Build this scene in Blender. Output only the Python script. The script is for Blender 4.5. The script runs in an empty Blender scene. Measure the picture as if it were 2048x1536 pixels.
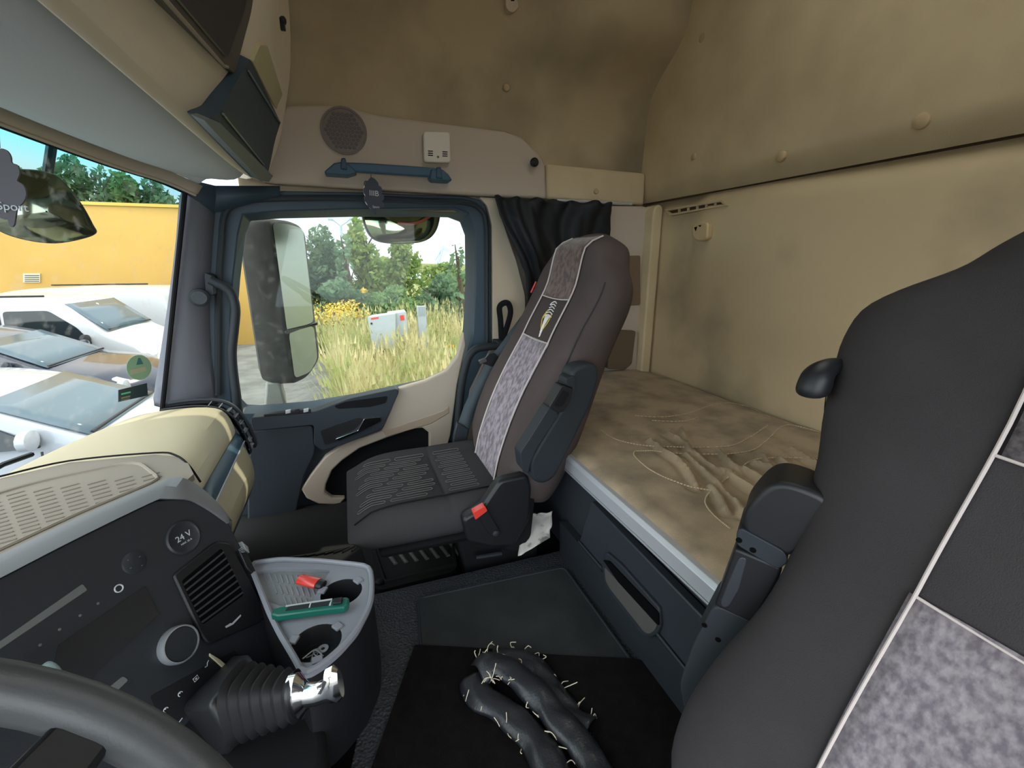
import bpy, bmesh, math, random
import numpy as np
from mathutils import Vector, Matrix, noise
from mathutils.geometry import delaunay_2d_cdt

random.seed(7)
SC = bpy.context.scene
COL = SC.collection

# ------------------------------------------------------------------ camera
FPX, W, H = 900.0, 2048.0, 1536.0
VPX, VPY = 685.0, 520.0
PITCH = math.atan((H / 2 - VPY) / FPX)
YAW = math.atan((W / 2 - VPX) / FPX * math.cos(PITCH))
CAM = Vector((0, 0, 0.81))
FW = Vector((math.sin(YAW) * math.cos(PITCH), math.cos(YAW) * math.cos(PITCH), -math.sin(PITCH)))
RT = Vector((math.cos(YAW), -math.sin(YAW), 0))
UP = RT.cross(FW)
cd = bpy.data.cameras.new('camera')
cd.sensor_width = 36
cd.lens = FPX / W * 36
cd.clip_start = 0.01
cd.clip_end = 400
cam = bpy.data.objects.new('camera', cd)
COL.objects.link(cam)
cam.matrix_world = Matrix(((RT.x, UP.x, -FW.x, CAM.x), (RT.y, UP.y, -FW.y, CAM.y), (RT.z, UP.z, -FW.z, CAM.z), (0, 0, 0, 1)))
SC.camera = cam

# ------------------------------------------------------------------ world, sun, exposure
wd = bpy.data.worlds.new('sky')
SC.world = wd
wd.use_nodes = True
nt = wd.node_tree
nt.nodes.clear()
wo = nt.nodes.new('ShaderNodeOutputWorld')
bg = nt.nodes.new('ShaderNodeBackground')
tc = nt.nodes.new('ShaderNodeTexCoord')
nz = nt.nodes.new('ShaderNodeTexNoise')
nz.inputs['Scale'].default_value = 2.2
nz.inputs['Detail'].default_value = 6
cr = nt.nodes.new('ShaderNodeValToRGB')
cr.color_ramp.elements[0].position = 0.35
cr.color_ramp.elements[0].color = (0.72, 0.87, 1.0, 1)
cr.color_ramp.elements[1].position = 0.62
cr.color_ramp.elements[1].color = (1.0, 0.99, 0.97, 1)
nt.links.new(tc.outputs['Generated'], nz.inputs['Vector'])
nt.links.new(nz.outputs['Fac'], cr.inputs['Fac'])
nt.links.new(cr.outputs['Color'], bg.inputs['Color'])
nt.links.new(bg.outputs['Background'], wo.inputs['Surface'])
# added glow: sky raised behind the camera to brighten the cab interior
dp = nt.nodes.new('ShaderNodeVectorMath')
dp.operation = 'DOT_PRODUCT'
dp.inputs[1].default_value = (-0.55, -0.80, 0.22)
mr_ = nt.nodes.new('ShaderNodeMapRange')
mr_.inputs['From Min'].default_value = -0.1
mr_.inputs['From Max'].default_value = 0.9
mr_.inputs['To Min'].default_value = 1.25
mr_.inputs['To Max'].default_value = 4.2
nt.links.new(tc.outputs['Generated'], dp.inputs[0])
nt.links.new(dp.outputs['Value'], mr_.inputs['Value'])
nt.links.new(mr_.outputs[0], bg.inputs['Strength'])
sl = bpy.data.lights.new('sun', 'SUN')
sl.energy = 2.8
sl.angle = math.radians(1.0)
sl.color = (1.0, 0.93, 0.78)
sun = bpy.data.objects.new('sun', sl)
COL.objects.link(sun)
sun.rotation_euler = Vector((-0.45, -0.42, -0.62)).to_track_quat('-Z', 'Y').to_euler()
sun.location = (6, 6, 9)
vs = SC.view_settings
vs.view_transform = 'Standard'
vs.look = 'None'
vs.gamma = 1
vs.use_curve_mapping = False
vs.exposure = 0.5
SC.cycles.use_denoising = True
SC.cycles.max_bounces = 10
SC.cycles.diffuse_bounces = 5
SC.cycles.transparent_max_bounces = 16
SC.cycles.caustics_reflective = False
SC.cycles.caustics_refractive = False


# ------------------------------------------------------------------ helpers
def ray(px, py):
    return (FW * FPX + RT * (px - W / 2) - UP * (py - H / 2)).normalized()


def P(px, py, ax, v):
    """the point of the place seen at a photo pixel on the plane ax = v"""
    d = ray(px, py)
    k = 'XYZ'.index(ax)
    return CAM + d * ((v - CAM[k]) / d[k])


def PR(px, py, p0, n):
    d = ray(px, py)
    return CAM + d * ((p0 - CAM).dot(n) / d.dot(n))


def PL(pts, ax, v):
    return [P(x, y, ax, v) for x, y in pts]


def lin(c):
    return tuple(((x / 255) / 12.92 if x / 255 <= 0.04045 else ((x / 255 + 0.055) / 1.055) ** 2.4) for x in c)


def rnd(pts, r, n=5):
    """round the corners of a polygon"""
    out = []
    m = len(pts)
    for i in range(m):
        a, b, c = Vector(pts[i - 1]), Vector(pts[i]), Vector(pts[(i + 1) % m])
        ra = r[i] if isinstance(r, (list, tuple)) else r
        la, lc = (a - b).length, (c - b).length
        p = b + (a - b) * min(ra / max(la, 1e-6), 0.48)
        q = b + (c - b) * min(ra / max(lc, 1e-6), 0.48)
        for k in range(n + 1):
            t = k / n
            out.append(p * (1 - t) ** 2 + b * 2 * t * (1 - t) + q * t * t)
    return out


def cat(pts, n=6, closed=False):
    """Catmull-Rom through points"""
    pts = [Vector(p) for p in pts]
    m = len(pts)
    out = []
    for i in range(m if closed else m - 1):
        p0 = pts[i - 1] if (i > 0 or closed) else pts[i]
        p1, p2 = pts[i], pts[(i + 1) % m]
        p3 = pts[(i + 2) % m] if (i + 2 < m or closed) else p2
        for k in range(n):
            t = k / n
            out.append(0.5 * (2 * p1 + (p2 - p0) * t + (2 * p0 - 5 * p1 + 4 * p2 - p3) * t * t + (3 * p1 - p0 - 3 * p2 + p3) * t ** 3))
    if not closed:
        out.append(pts[-1])
    return out


def sst(a, b, x):
    t = min(1, max(0, (x - a) / (b - a)))
    return t * t * (3 - 2 * t)


def resample(c, m):
    L = [0]
    for i in range(1, len(c)):
        L.append(L[-1] + (c[i] - c[i - 1]).length)
    out_ = []
    for k in range(m):
        d = L[-1] * k / (m - 1)
        i = max(1, next((i for i in range(len(L)) if L[i] >= d - 1e-9), len(L) - 1))
        t = (d - L[i - 1]) / max(1e-9, L[i] - L[i - 1])
        out_.append(c[i - 1].lerp(c[i], t))
    return out_


class MB:
    def __init__(s):
        s.v = []
        s.f = []

    def add(s, v, f):
        o = len(s.v)
        s.v += [Vector(p) for p in v]
        s.f += [tuple(i + o for i in q) for q in f]
        return s

    def box(s, c, d, rot=None):
        c = Vector(c)
        vs_ = []
        for x in (-.5, .5):
            for y in (-.5, .5):
                for z in (-.5, .5):
                    p = Vector((x * d[0], y * d[1], z * d[2]))
                    vs_.append(c + (rot @ p if rot else p))
        return s.add(vs_, [(0, 1, 3, 2), (4, 6, 7, 5), (0, 4, 5, 1), (2, 3, 7, 6), (0, 2, 6, 4), (1, 5, 7, 3)])

    def prism(s, pts, vec):
        vec = Vector(vec)
        n = len(pts)
        a = [Vector(p) for p in pts]
        f = [tuple(range(n)), tuple(range(2 * n - 1, n - 1, -1))]
        f += [(i, i + n, (i + 1) % n + n, (i + 1) % n) for i in range(n)]
        return s.add(a + [p + vec for p in a], f)

    def ring(s, outer, inner, vec):
        vec = Vector(vec)
        n = len(outer)
        v = [Vector(p) for p in outer] + [Vector(p) for p in inner]
        v += [p + vec for p in v]
        f = []
        for i in range(n):
            j = (i + 1) % n
            f += [(i, j, n + j, n + i), (2 * n + i, 3 * n + i, 3 * n + j, 2 * n + j), (i, 2 * n + i, 2 * n + j, j), (n + i, n + j, 3 * n + j, 3 * n + i)]
        return s.add(v, f)

    def loft(s, rings, closed=True, caps=True):
        n = len(rings[0])
        v = [p for r in rings for p in r]
        f = []
        for i in range(len(rings) - 1):
            for j in range(n if closed else n - 1):
                k = (j + 1) % n
                f.append((i * n + j, i * n + k, (i + 1) * n + k, (i + 1) * n + j))
        if caps and closed:
            f.append(tuple(range(n - 1, -1, -1)))
            f.append(tuple((len(rings) - 1) * n + j for j in range(n)))
        return s.add(v, f)

    def tube(s, path, r, n=8, closed=False, flat=1.0, upv=None):
        path = [Vector(p) for p in path]
        m = len(path)
        rings = []
        nrm = None
        for i in range(m):
            a = path[i - 1] if (i > 0 or closed) else path[i]
            b = path[(i + 1) % m] if (i < m - 1 or closed) else path[i]
            t = (b - a).normalized()
            if upv is not None:
                nrm = Vector(upv)
            elif nrm is None:
                nrm = t.orthogonal()
            nrm = (nrm - t * nrm.dot(t)).normalized()
            bn = t.cross(nrm)
            rr = r[i] if isinstance(r, (list, tuple)) else r
            rings.append([path[i] + (nrm * math.cos(2 * math.pi * k / n) * flat + bn * math.sin(2 * math.pi * k / n)) * rr for k in range(n)])
        if closed:
            rings.append(rings[0])
            return s.loft(rings, True, False)
        return s.loft(rings)

    def lathe(s, prof, org, axis, n=24, caps=True):
        axis = Vector(axis).normalized()
        a = axis.orthogonal().normalized()
        b = axis.cross(a)
        org = Vector(org)
        return s.loft([[org + axis * h + (a * math.cos(2 * math.pi * k / n) + b * math.sin(2 * math.pi * k / n)) * r for k in range(n)] for r, h in prof], True, caps)

    def plate(s, outer, holes, fn, vec):
        """flat outline with holes; fn maps 2D to 3D; vec thickens"""
        vec = Vector(vec)
        loops = [[Vector((p[0], p[1])) for p in outer]] + [[Vector((p[0], p[1])) for p in h] for h in holes]
        vv, ee = [], []
        for L in loops:
            o = len(vv)
            vv += L
            ee += [(o + i, o + (i + 1) % len(L)) for i in range(len(L))]
        r = delaunay_2d_cdt(vv, ee, [], 0, 1e-7)
        pts, tris = r[0], r[2]

        def inside(q, L):
            c = False
            for i in range(len(L)):
                a, b = L[i - 1], L[i]
                if (a.y > q.y) != (b.y > q.y) and q.x < (b.x - a.x) * (q.y - a.y) / (b.y - a.y) + a.x:
                    c = not c
            return c
        keep = []
        for t in tris:
            q = sum((pts[i] for i in t), Vector((0, 0))) / len(t)
            if inside(q, loops[0]) and not any(inside(q, L) for L in loops[1:]):
                keep.append(tuple(t))
        top = [Vector(fn(p.x, p.y)) for p in pts]
        n = len(top)
        f = list(keep) + [tuple(reversed([i + n for i in t])) for t in keep]
        cnt = {}
        for t in keep:
            for i in range(len(t)):
                e = (t[i], t[(i + 1) % len(t)])
                cnt[e] = 1
        for (a, b) in cnt:
            if (b, a) not in cnt:
                f.append((a, b, b + n, a + n))
        return s.add(top + [p + vec for p in top], f)

    def build(s, name, mat, parent=None, bevel=0, seg=2, sub=0, solid=0, ang=35, smooth=True, **tags):
        me = bpy.data.meshes.new(name)
        o = bpy.data.objects.new(name, me)
        lo = Vector((min(p.x for p in s.v), min(p.y for p in s.v), min(p.z for p in s.v)))
        hi = Vector((max(p.x for p in s.v), max(p.y for p in s.v), max(p.z for p in s.v)))
        org = Vector(((lo.x + hi.x) / 2, (lo.y + hi.y) / 2, lo.z))
        me.from_pydata([p - org for p in s.v], [], s.f)
        bm = bmesh.new()
        bm.from_mesh(me)
        if len(bm.verts) < 60000:
            bmesh.ops.remove_doubles(bm, verts=bm.verts, dist=1e-6)
            bmesh.ops.recalc_face_normals(bm, faces=bm.faces)
        bm.to_mesh(me)
        bm.free()
        me.materials.append(mat)
        if smooth:
            me.polygons.foreach_set('use_smooth', [True] * len(me.polygons))
            me.set_sharp_from_angle(angle=math.radians(ang))
        COL.objects.link(o)
        if parent is not None:
            o.parent = parent
            o.location = org - WORLD[parent.name]
        else:
            o.location = org
        WORLD[o.name] = org
        if solid:
            m = o.modifiers.new('thick', 'SOLIDIFY')
            m.thickness = solid
            m.offset = 0
        if bevel:
            m = o.modifiers.new('edge', 'BEVEL')
            m.width = bevel
            m.segments = seg
            m.limit_method = 'ANGLE'
            m.angle_limit = math.radians(30)
        if sub:
            m = o.modifiers.new('soft', 'SUBSURF')
            m.levels = m.render_levels = sub
        for k, v_ in tags.items():
            o[k] = v_
        return o


WORLD = {}


def thing(name, loc, label, category, group=None, kind=None):
    o = bpy.data.objects.new(name, None)
    o.empty_display_size = 0.05
    COL.objects.link(o)
    o.location = loc
    WORLD[o.name] = Vector(loc)
    o['label'] = label
    o['category'] = category
    if group:
        o['group'] = group
    if kind:
        o['kind'] = kind
    return o


def text(name, body, size, org, xdir, ydir, mat, parent, ext=0.0006, align='CENTER'):
    cu = bpy.data.curves.new(name, 'FONT')
    cu.body = body
    cu.size = size
    cu.extrude = ext
    cu.align_x = align
    cu.align_y = 'CENTER'
    cu.materials.append(mat)
    tmp = bpy.data.objects.new(name + '_curve', cu)
    me = bpy.data.meshes.new_from_object(tmp)
    bpy.data.objects.remove(tmp)
    bpy.data.curves.remove(cu)
    o = bpy.data.objects.new(name, me)
    COL.objects.link(o)
    x = Vector(xdir).normalized()
    z = x.cross(Vector(ydir)).normalized()
    y = z.cross(x)
    o.parent = parent
    loc = Vector(org) - WORLD[parent.name]
    o.matrix_local = Matrix(((x.x, y.x, z.x, loc.x), (x.y, y.y, z.y, loc.y), (x.z, y.z, z.z, loc.z), (0, 0, 0, 1)))
    return o


def M(name, rgb, rough=0.55, metal=0.0, bump=0.0, bscale=300, var=0.0, vscale=6, rgb2=None, spec=0.5, detail=4, coat=0.0, stretch=None, vor=False, lo=0.35, hi=0.65, sheen=0.0):
    m = bpy.data.materials.new(name)
    m.use_nodes = True
    t = m.node_tree
    b = t.nodes['Principled BSDF']
    c1 = lin(rgb)
    b.inputs['Base Color'].default_value = (*c1, 1)
    b.inputs['Roughness'].default_value = rough
    b.inputs['Metallic'].default_value = metal
    b.inputs['Specular IOR Level'].default_value = spec
    b.inputs['Coat Weight'].default_value = coat
    if sheen:
        b.inputs['Sheen Weight'].default_value = sheen
        b.inputs['Sheen Roughness'].default_value = 0.5
    tcn = t.nodes.new('ShaderNodeTexCoord')
    src = tcn.outputs['Object']
    if stretch:
        mp = t.nodes.new('ShaderNodeMapping')
        mp.inputs['Scale'].default_value = stretch
        t.links.new(src, mp.inputs['Vector'])
        src = mp.outputs['Vector']
    if var or rgb2:
        n = t.nodes.new('ShaderNodeTexNoise')
        n.inputs['Scale'].default_value = vscale
        n.inputs['Detail'].default_value = detail
        r = t.nodes.new('ShaderNodeValToRGB')
        c2 = lin(rgb2) if rgb2 else tuple(x * (1 - var) for x in c1)
        r.color_ramp.elements[0].color = (*c1, 1)
        r.color_ramp.elements[0].position = lo
        r.color_ramp.elements[1].color = (*c2, 1)
        r.color_ramp.elements[1].position = hi
        t.links.new(src, n.inputs['Vector'])
        t.links.new(n.outputs['Fac'], r.inputs['Fac'])
        t.links.new(r.outputs['Color'], b.inputs['Base Color'])
    if bump:
        n2 = t.nodes.new('ShaderNodeTexVoronoi' if vor else 'ShaderNodeTexNoise')
        n2.inputs['Scale'].default_value = bscale
        bp = t.nodes.new('ShaderNodeBump')
        bp.inputs['Strength'].default_value = bump
        bp.inputs['Distance'].default_value = 0.004
        t.links.new(src, n2.inputs['Vector'])
        t.links.new(n2.outputs['Distance' if vor else 'Fac'], bp.inputs['Height'])
        t.links.new(bp.outputs['Normal'], b.inputs['Normal'])
    return m


def glass_mat(name, tint, gloss=0.06, dirt=0.0, band=None):
    m = bpy.data.materials.new(name)
    m.use_nodes = True
    t = m.node_tree
    t.nodes.clear()
    out = t.nodes.new('ShaderNodeOutputMaterial')
    tr = t.nodes.new('ShaderNodeBsdfTransparent')
    gl = t.nodes.new('ShaderNodeBsdfGlossy')
    gl.inputs['Roughness'].default_value = 0.02
    mx = t.nodes.new('ShaderNodeMixShader')
    mx.inputs[0].default_value = gloss
    tr.inputs['Color'].default_value = (*tint, 1)
    t.links.new(tr.outputs[0], mx.inputs[1])
    t.links.new(gl.outputs[0], mx.inputs[2])
    last = mx
    tcn = t.nodes.new('ShaderNodeTexCoord')
    if band:
        sep = t.nodes.new('ShaderNodeSeparateXYZ')
        t.links.new(tcn.outputs['Object'], sep.inputs[0])
        r = t.nodes.new('ShaderNodeValToRGB')
        mr = t.nodes.new('ShaderNodeMapRange')
        mr.inputs['From Min'].default_value = band[0]
        mr.inputs['From Max'].default_value = band[1]
        r.color_ramp.elements[0].color = (*tint, 1)
        r.color_ramp.elements[1].color = (0.16, 0.60, 0.68, 1)
        e = r.color_ramp.elements.new(0.45)
        e.color = (0.35, 0.52, 0.52, 1)
        t.links.new(sep.outputs['Z'], mr.inputs['Value'])
        t.links.new(mr.outputs[0], r.inputs['Fac'])
        t.links.new(r.outputs['Color'], tr.inputs['Color'])
    if dirt:
        df = t.nodes.new('ShaderNodeBsdfDiffuse')
        tl = t.nodes.new('ShaderNodeBsdfTranslucent')
        df.inputs['Color'].default_value = (0.7, 0.68, 0.62, 1)
        tl.inputs['Color'].default_value = (0.7, 0.68, 0.62, 1)
        ad = t.nodes.new('ShaderNodeMixShader')
        t.links.new(df.outputs[0], ad.inputs[1])
        t.links.new(tl.outputs[0], ad.inputs[2])
        n = t.nodes.new('ShaderNodeTexNoise')
        n.inputs['Scale'].default_value = 30
        n.inputs['Detail'].default_value = 3
        r2 = t.nodes.new('ShaderNodeMapRange')
        r2.inputs['From Min'].default_value = 0.55
        r2.inputs['From Max'].default_value = 0.8
        r2.inputs['To Max'].default_value = dirt
        mx2 = t.nodes.new('ShaderNodeMixShader')
        t.links.new(tcn.outputs['Object'], n.inputs['Vector'])
        t.links.new(n.outputs['Fac'], r2.inputs['Value'])
        t.links.new(r2.outputs[0], mx2.inputs[0])
        t.links.new(mx.outputs[0], mx2.inputs[1])
        t.links.new(ad.outputs[0], mx2.inputs[2])
        last = mx2
    t.links.new(last.outputs[0], out.inputs['Surface'])
    return m


# ------------------------------------------------------------------ materials
felt = M('felt_liner', (208, 190, 156), 0.95, bump=0.15, bscale=500, rgb2=(196, 178, 146), vscale=7, spec=0.1)
feltlow = M('felt_rear', (196, 176, 142), 0.95, bump=0.15, bscale=500, rgb2=(146, 132, 108), vscale=2.6, spec=0.1, lo=0.5, hi=0.8)
beige = M('beige_plastic', (184, 170, 154), 0.6, bump=0.08, bscale=700, spec=0.3)
beige3 = M('lit_beige_locker', (230, 218, 198), 0.6, bump=0.08, bscale=700, spec=0.3)  # paler copy of the console beige, standing in for bounced light
beige2 = M('beige_console', (196, 180, 158), 0.6, bump=0.08, bscale=700, spec=0.3)
cream = M('cream_dash', (188, 177, 146), 0.5, bump=0.06, bscale=700, spec=0.35)
pad = M('tan_pad', (142, 134, 122), 0.7, bump=0.06, bscale=600, spec=0.3)
hoodm = M('grey_hood', (118, 120, 122), 0.5, bump=0.05, bscale=700)
dark = M('dark_plastic', (44, 48, 54), 0.5, bump=0.08, bscale=800, spec=0.4)
darkb = M('dark_door', (42, 50, 57), 0.55, bump=0.08, bscale=800, spec=0.4)
fasc = M('fascia_plastic', (40, 44, 49), 0.42, bump=0.05, bscale=900, spec=0.45)
black = M('black_plastic', (26, 27, 30), 0.45, spec=0.4)
blackm = M('matt_black', (22, 22, 24), 0.85, spec=0.2)
hole = M('deep_black', (10, 10, 11), 0.9, spec=0.05)
seal = M('rubber_seal', (38, 43, 48), 0.6, spec=0.35)
bluegrey = M('blue_grey_plastic', (52, 84, 104), 0.45, spec=0.4)  # dash strip's own colour; on the grab handle it carries lens flare
frameblue = M('door_frame_plastic', (50, 66, 78), 0.5, bump=0.05, bscale=800, spec=0.4)  # blue cast of lens flare put into the frame's base colour
pillar = M('grey_pillar_cloth', (112, 114, 122), 0.9, bump=0.1, bscale=700, spec=0.15)
visorm = M('lit_grey_visor', (196, 202, 210), 0.75, bump=0.06, bscale=700, spec=0.2)  # visor grey brightened to stand in for light bounced off the dash
fabric = M('seat_fabric', (86, 76, 74), 0.95, bump=0.25, bscale=900, spec=0.08, var=0.15, vscale=9, stretch=(1, 1, 1))
fabricd = M('seat_fabric_dark', (64, 61, 62), 0.95, bump=0.25, bscale=900, spec=0.08, var=0.15, vscale=9)
velour = M('crushed_velour', (160, 146, 156), 0.8, bump=0.4, bscale=140, rgb2=(104, 94, 100), vscale=75, spec=0.2, stretch=(1, 1, 0.55), detail=6, lo=0.4, hi=0.62, sheen=0.3)
velourb = M('brown_velour', (116, 94, 88), 0.8, bump=0.4, bscale=140, rgb2=(78, 62, 58), vscale=60, spec=0.2, detail=6, lo=0.4, hi=0.62, sheen=0.3)
velourd = M('driver_velour', (146, 139, 143), 0.85, bump=0.35, bscale=120, rgb2=(108, 100, 108), vscale=150, spec=0.15, detail=12, lo=0.36, hi=0.64, sheen=0.1, stretch=(1, 1, 0.7))
velourdd = M('driver_velour_upper', (116, 108, 112), 0.85, bump=0.35, bscale=120, rgb2=(70, 64, 68), vscale=150, spec=0.15, detail=8, lo=0.36, hi=0.64, sheen=0.2)
cushm = M('cushion_fabric', (60, 59, 60), 0.95, bump=0.3, bscale=900, spec=0.08)
pipe = M('pale_piping', (196, 184, 180), 0.8)
stitch = M('grey_stitching', (98, 96, 95), 0.9)
stitchb = M('beige_stitching', (196, 176, 146), 0.9)
mattm = M('mattress_cloth', (170, 151, 124), 0.95, bump=0.2, bscale=400, rgb2=(122, 108, 90), vscale=11, spec=0.08, detail=8, lo=0.42, hi=0.75, sheen=0.1)
alu = M('brushed_aluminium', (196, 198, 203), 0.38, metal=0.4)
chrome = M('chrome', (225, 228, 232), 0.12, metal=1.0)
whitep = M('white_plastic', (214, 206, 192), 0.5)
red = M('red_plastic', (214, 62, 52), 0.3, coat=0.3)
green = M('green_plastic', (10, 92, 78), 0.4)
traym = M('grey_tray', (132, 134, 142), 0.55, bump=0.05, bscale=800)
traymat = M('tray_mat', (128, 130, 132), 0.7, bump=0.05, bscale=800)
carpet = M('black_carpet', (28, 26, 26), 1.0, bump=0.5, bscale=700, spec=0.02, var=0.3, vscale=40)
floorm = M('grained_floor', (50, 53, 57), 0.5, bump=0.55, bscale=190, spec=0.4, vor=True)
hatchm = M('hatch_rubber', (46, 50, 50), 0.6, bump=0.15, bscale=260, spec=0.35, rgb2=(36, 40, 41), vscale=9)
rubber = M("rubber_mat", (38, 39, 38), 0.8, bump=0.1, bscale=200, spec=0.2)
curt = M('curtain_cloth', (30, 32, 36), 0.6, bump=0.1, bscale=400, spec=0.3)
leather = M('black_leather', (34, 36, 40), 0.38, bump=0.15, bscale=260, spec=0.5)
wheelm = M('wheel_leather', (72, 74, 76), 0.42, bump=0.06, bscale=500, spec=0.5)
paper = M('grey_newsprint', (196, 190, 184), 0.9, rgb2=(110, 106, 104), vscale=28, detail=8, lo=0.5, hi=0.62)
thread = M('cream_thread', (216, 206, 180), 0.9)
gold = M('gold_thread', (214, 178, 74), 0.7)
whitet = M('white_thread', (232, 228, 224), 0.8)
icon = M('pale_print', (190, 194, 198), 0.6)
greystrip = M('grey_strip', (98, 102, 100), 0.5)
freshm = M('freshener_card', (62, 66, 78), 0.8)
freshd = M('freshener_card_grey', (96, 92, 98), 0.8)
mirr = M('mirror_glass', (190, 196, 190), 0.05, metal=1.0)
mirrd = M('mirror_dusty', (170, 176, 160), 0.22, metal=1.0)
mhouse = M('mirror_housing', (98, 96, 92), 0.7, rgb2=(80, 78, 76), vscale=14)
asph = M('asphalt', (122, 122, 118), 0.95, bump=0.2, bscale=60, rgb2=(100, 100, 96), vscale=2)
soil = M('field_soil', (150, 142, 92), 1.0, rgb2=(110, 120, 62), vscale=1.5)
yellow = M('yellow_render', (186, 148, 74), 0.8, rgb2=(178, 140, 68), vscale=0.6)
vanw = M('van_white_paint', (180, 181, 180), 0.3, coat=0.4)
carw = M('silver_white_paint', (158, 163, 170), 0.25, coat=0.5)
card = M('dark_blue_paint', (44, 47, 58), 0.2, coat=0.6)
cglass = M('car_glass', (30, 38, 42), 0.06, spec=0.4)
cglassb = M('car_windscreen', (84, 100, 108), 0.1, spec=0.5)
tyre = M('tyre', (30, 30, 30), 0.9)
lampg = M('headlamp_lens', (214, 218, 220), 0.15, metal=0.3, coat=0.5)
tail = M('red_tail_lamp', (200, 40, 40), 0.3)
win_side = glass_mat('side_window_glass', (0.86, 0.89, 0.88), 0.012, 0.08)
win_front = glass_mat('windscreen_glass', (0.82, 0.86, 0.86), 0.014, 0.22, band=(0.66, 0.80))


def foliage_mat(name, a, b, scale):
    m = M(name, a, 0.75, rgb2=b, vscale=scale, detail=3, lo=0.4, hi=0.6, spec=0.2)
    t = m.node_tree
    bs = t.nodes['Principled BSDF']
    out = [n for n in t.nodes if n.type == 'OUTPUT_MATERIAL'][0]
    tl = t.nodes.new('ShaderNodeBsdfTranslucent')
    src = bs.inputs['Base Color'].links[0].from_socket
    t.links.new(src, tl.inputs['Color'])
    mx = t.nodes.new('ShaderNodeMixShader')
    mx.inputs[0].default_value = 0.4
    t.links.new(bs.outputs[0], mx.inputs[1])
    t.links.new(tl.outputs[0], mx.inputs[2])
    t.links.new(mx.outputs[0], out.inputs['Surface'])
    return m


grassm = foliage_mat('dry_grass', (206, 192, 148), (158, 164, 104), 1.1)
grassg = foliage_mat('green_grass', (148, 168, 104), (190, 190, 140), 2.0)
leafa = foliage_mat('leaf_green', (122, 146, 96), (88, 118, 76), 2.5)
leafb = foliage_mat('leaf_bluegreen', (116, 140, 108), (84, 110, 84), 2.5)
leafc = foliage_mat('leaf_yellowgreen', (148, 164, 98), (108, 134, 76), 2.5)
flowerm = M('yellow_blossom', (206, 178, 74), 0.8)
bark = M('bark', (86, 72, 58), 0.9)

# ------------------------------------------------------------------ setting: cab shell
XR = 1.274     # rear wall
YS = 1.80      # passenger side wall


def st(mb, name, mat, **k):
    return mb.build(name, mat, kind='structure', **k)


# central floor, lower footwell on the passenger side
b = MB()
b.box((0.25, 0.30, -0.03), (2.06, 1.42, 0.06))
st(b, 'floor', floorm)
b = MB()
b.box((0.25, 1.42, -0.165), (2.06, 0.80, 0.05))
b.box((0.25, 1.012, -0.10), (2.06, 0.012, 0.09))
b.build('trim_1', rubber, kind='structure', label='lower passenger footwell floor and step')
# rear wall: two felt panels and a seam between them
b = MB()
nx, nzv = 30, 12
rows = []
for j in range(nzv + 1):
    z = 1.048 + 0.93 * j / nzv
    rows.append([Vector((XR - 0.004 - 0.012 * math.sin(min(1, (z - 1.048) / 0.05) * 1.57) + 0.01 * noise.noise((y0 * 1.3, z * 2, 0)), y0, z)) for y0 in [-0.46 + 2.34 * i / nx for i in range(nx + 1)]])
b.loft(rows, False, False)
b.build('wall_rear', felt, kind='structure', solid=0.012, label='upper felt panel of the rear wall')
b = MB()
rows = []
for j in range(17):
    z = 0.02 + 1.022 * j / 16
    rr_ = []
    for i in range(41):
        y0 = -0.46 + 2.26 * i / 40
        e = 0.016 * (1 - sst(1.040, 1.005, z)) if z > 1.0 else 0
        d = 0.012 * noise.noise((y0 * 1.5, z * 1.7, 4.2)) - 0.02 * sst(0.50, 0.62, z) * sst(1.5, 1.40, y0) - 0.0 + e
        rr_.append(Vector((XR + 0.012 + d, y0, z)))
    rows.append(rr_)
b.loft(rows, False, False)
b.build('wall_rear_lower', feltlow, kind='structure', solid=0.012)
# felt liner over the passenger side, leaning in towards the rear
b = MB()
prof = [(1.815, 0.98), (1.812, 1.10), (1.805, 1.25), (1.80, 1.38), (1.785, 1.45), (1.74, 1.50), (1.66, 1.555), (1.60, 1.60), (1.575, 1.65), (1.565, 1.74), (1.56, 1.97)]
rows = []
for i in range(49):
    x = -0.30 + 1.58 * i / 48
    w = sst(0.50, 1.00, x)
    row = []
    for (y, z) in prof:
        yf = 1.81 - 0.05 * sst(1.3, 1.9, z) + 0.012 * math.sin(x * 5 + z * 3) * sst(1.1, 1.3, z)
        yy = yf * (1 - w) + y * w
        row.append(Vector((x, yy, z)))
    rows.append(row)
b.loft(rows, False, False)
b.build('wall_right', M('felt_side_shaded', (182, 167, 138), 0.95, bump=0.15, bscale=500, rgb2=(140, 128, 106), vscale=2.4, spec=0.1, lo=0.4, hi=0.7), kind='structure', sub=1, solid=0.01, label='felt liner above the passenger door')  # felt toned down for the weaker light here, with grime blotches
b = MB()
b.prism([(0.56, YS + 0.01, -0.14), (1.30, YS + 0.01, -0.14), (1.30, YS + 0.01, 1.02), (0.56, YS + 0.01, 1.02)], (0, 0.03, 0))
b.build('wall_right_lower', beige, kind='structure')
b = MB()
b.plate([(-0.78, -0.5), (1.34, -0.5), (1.34, 1.96), (-0.78, 1.96)], [[(0.42, 0.15), (1.12, 0.15), (1.12, 0.90), (0.42, 0.90)]], lambda x, y: (x, y, 1.97), (0, 0, 0.03))
st(b, 'ceiling', felt)
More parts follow.
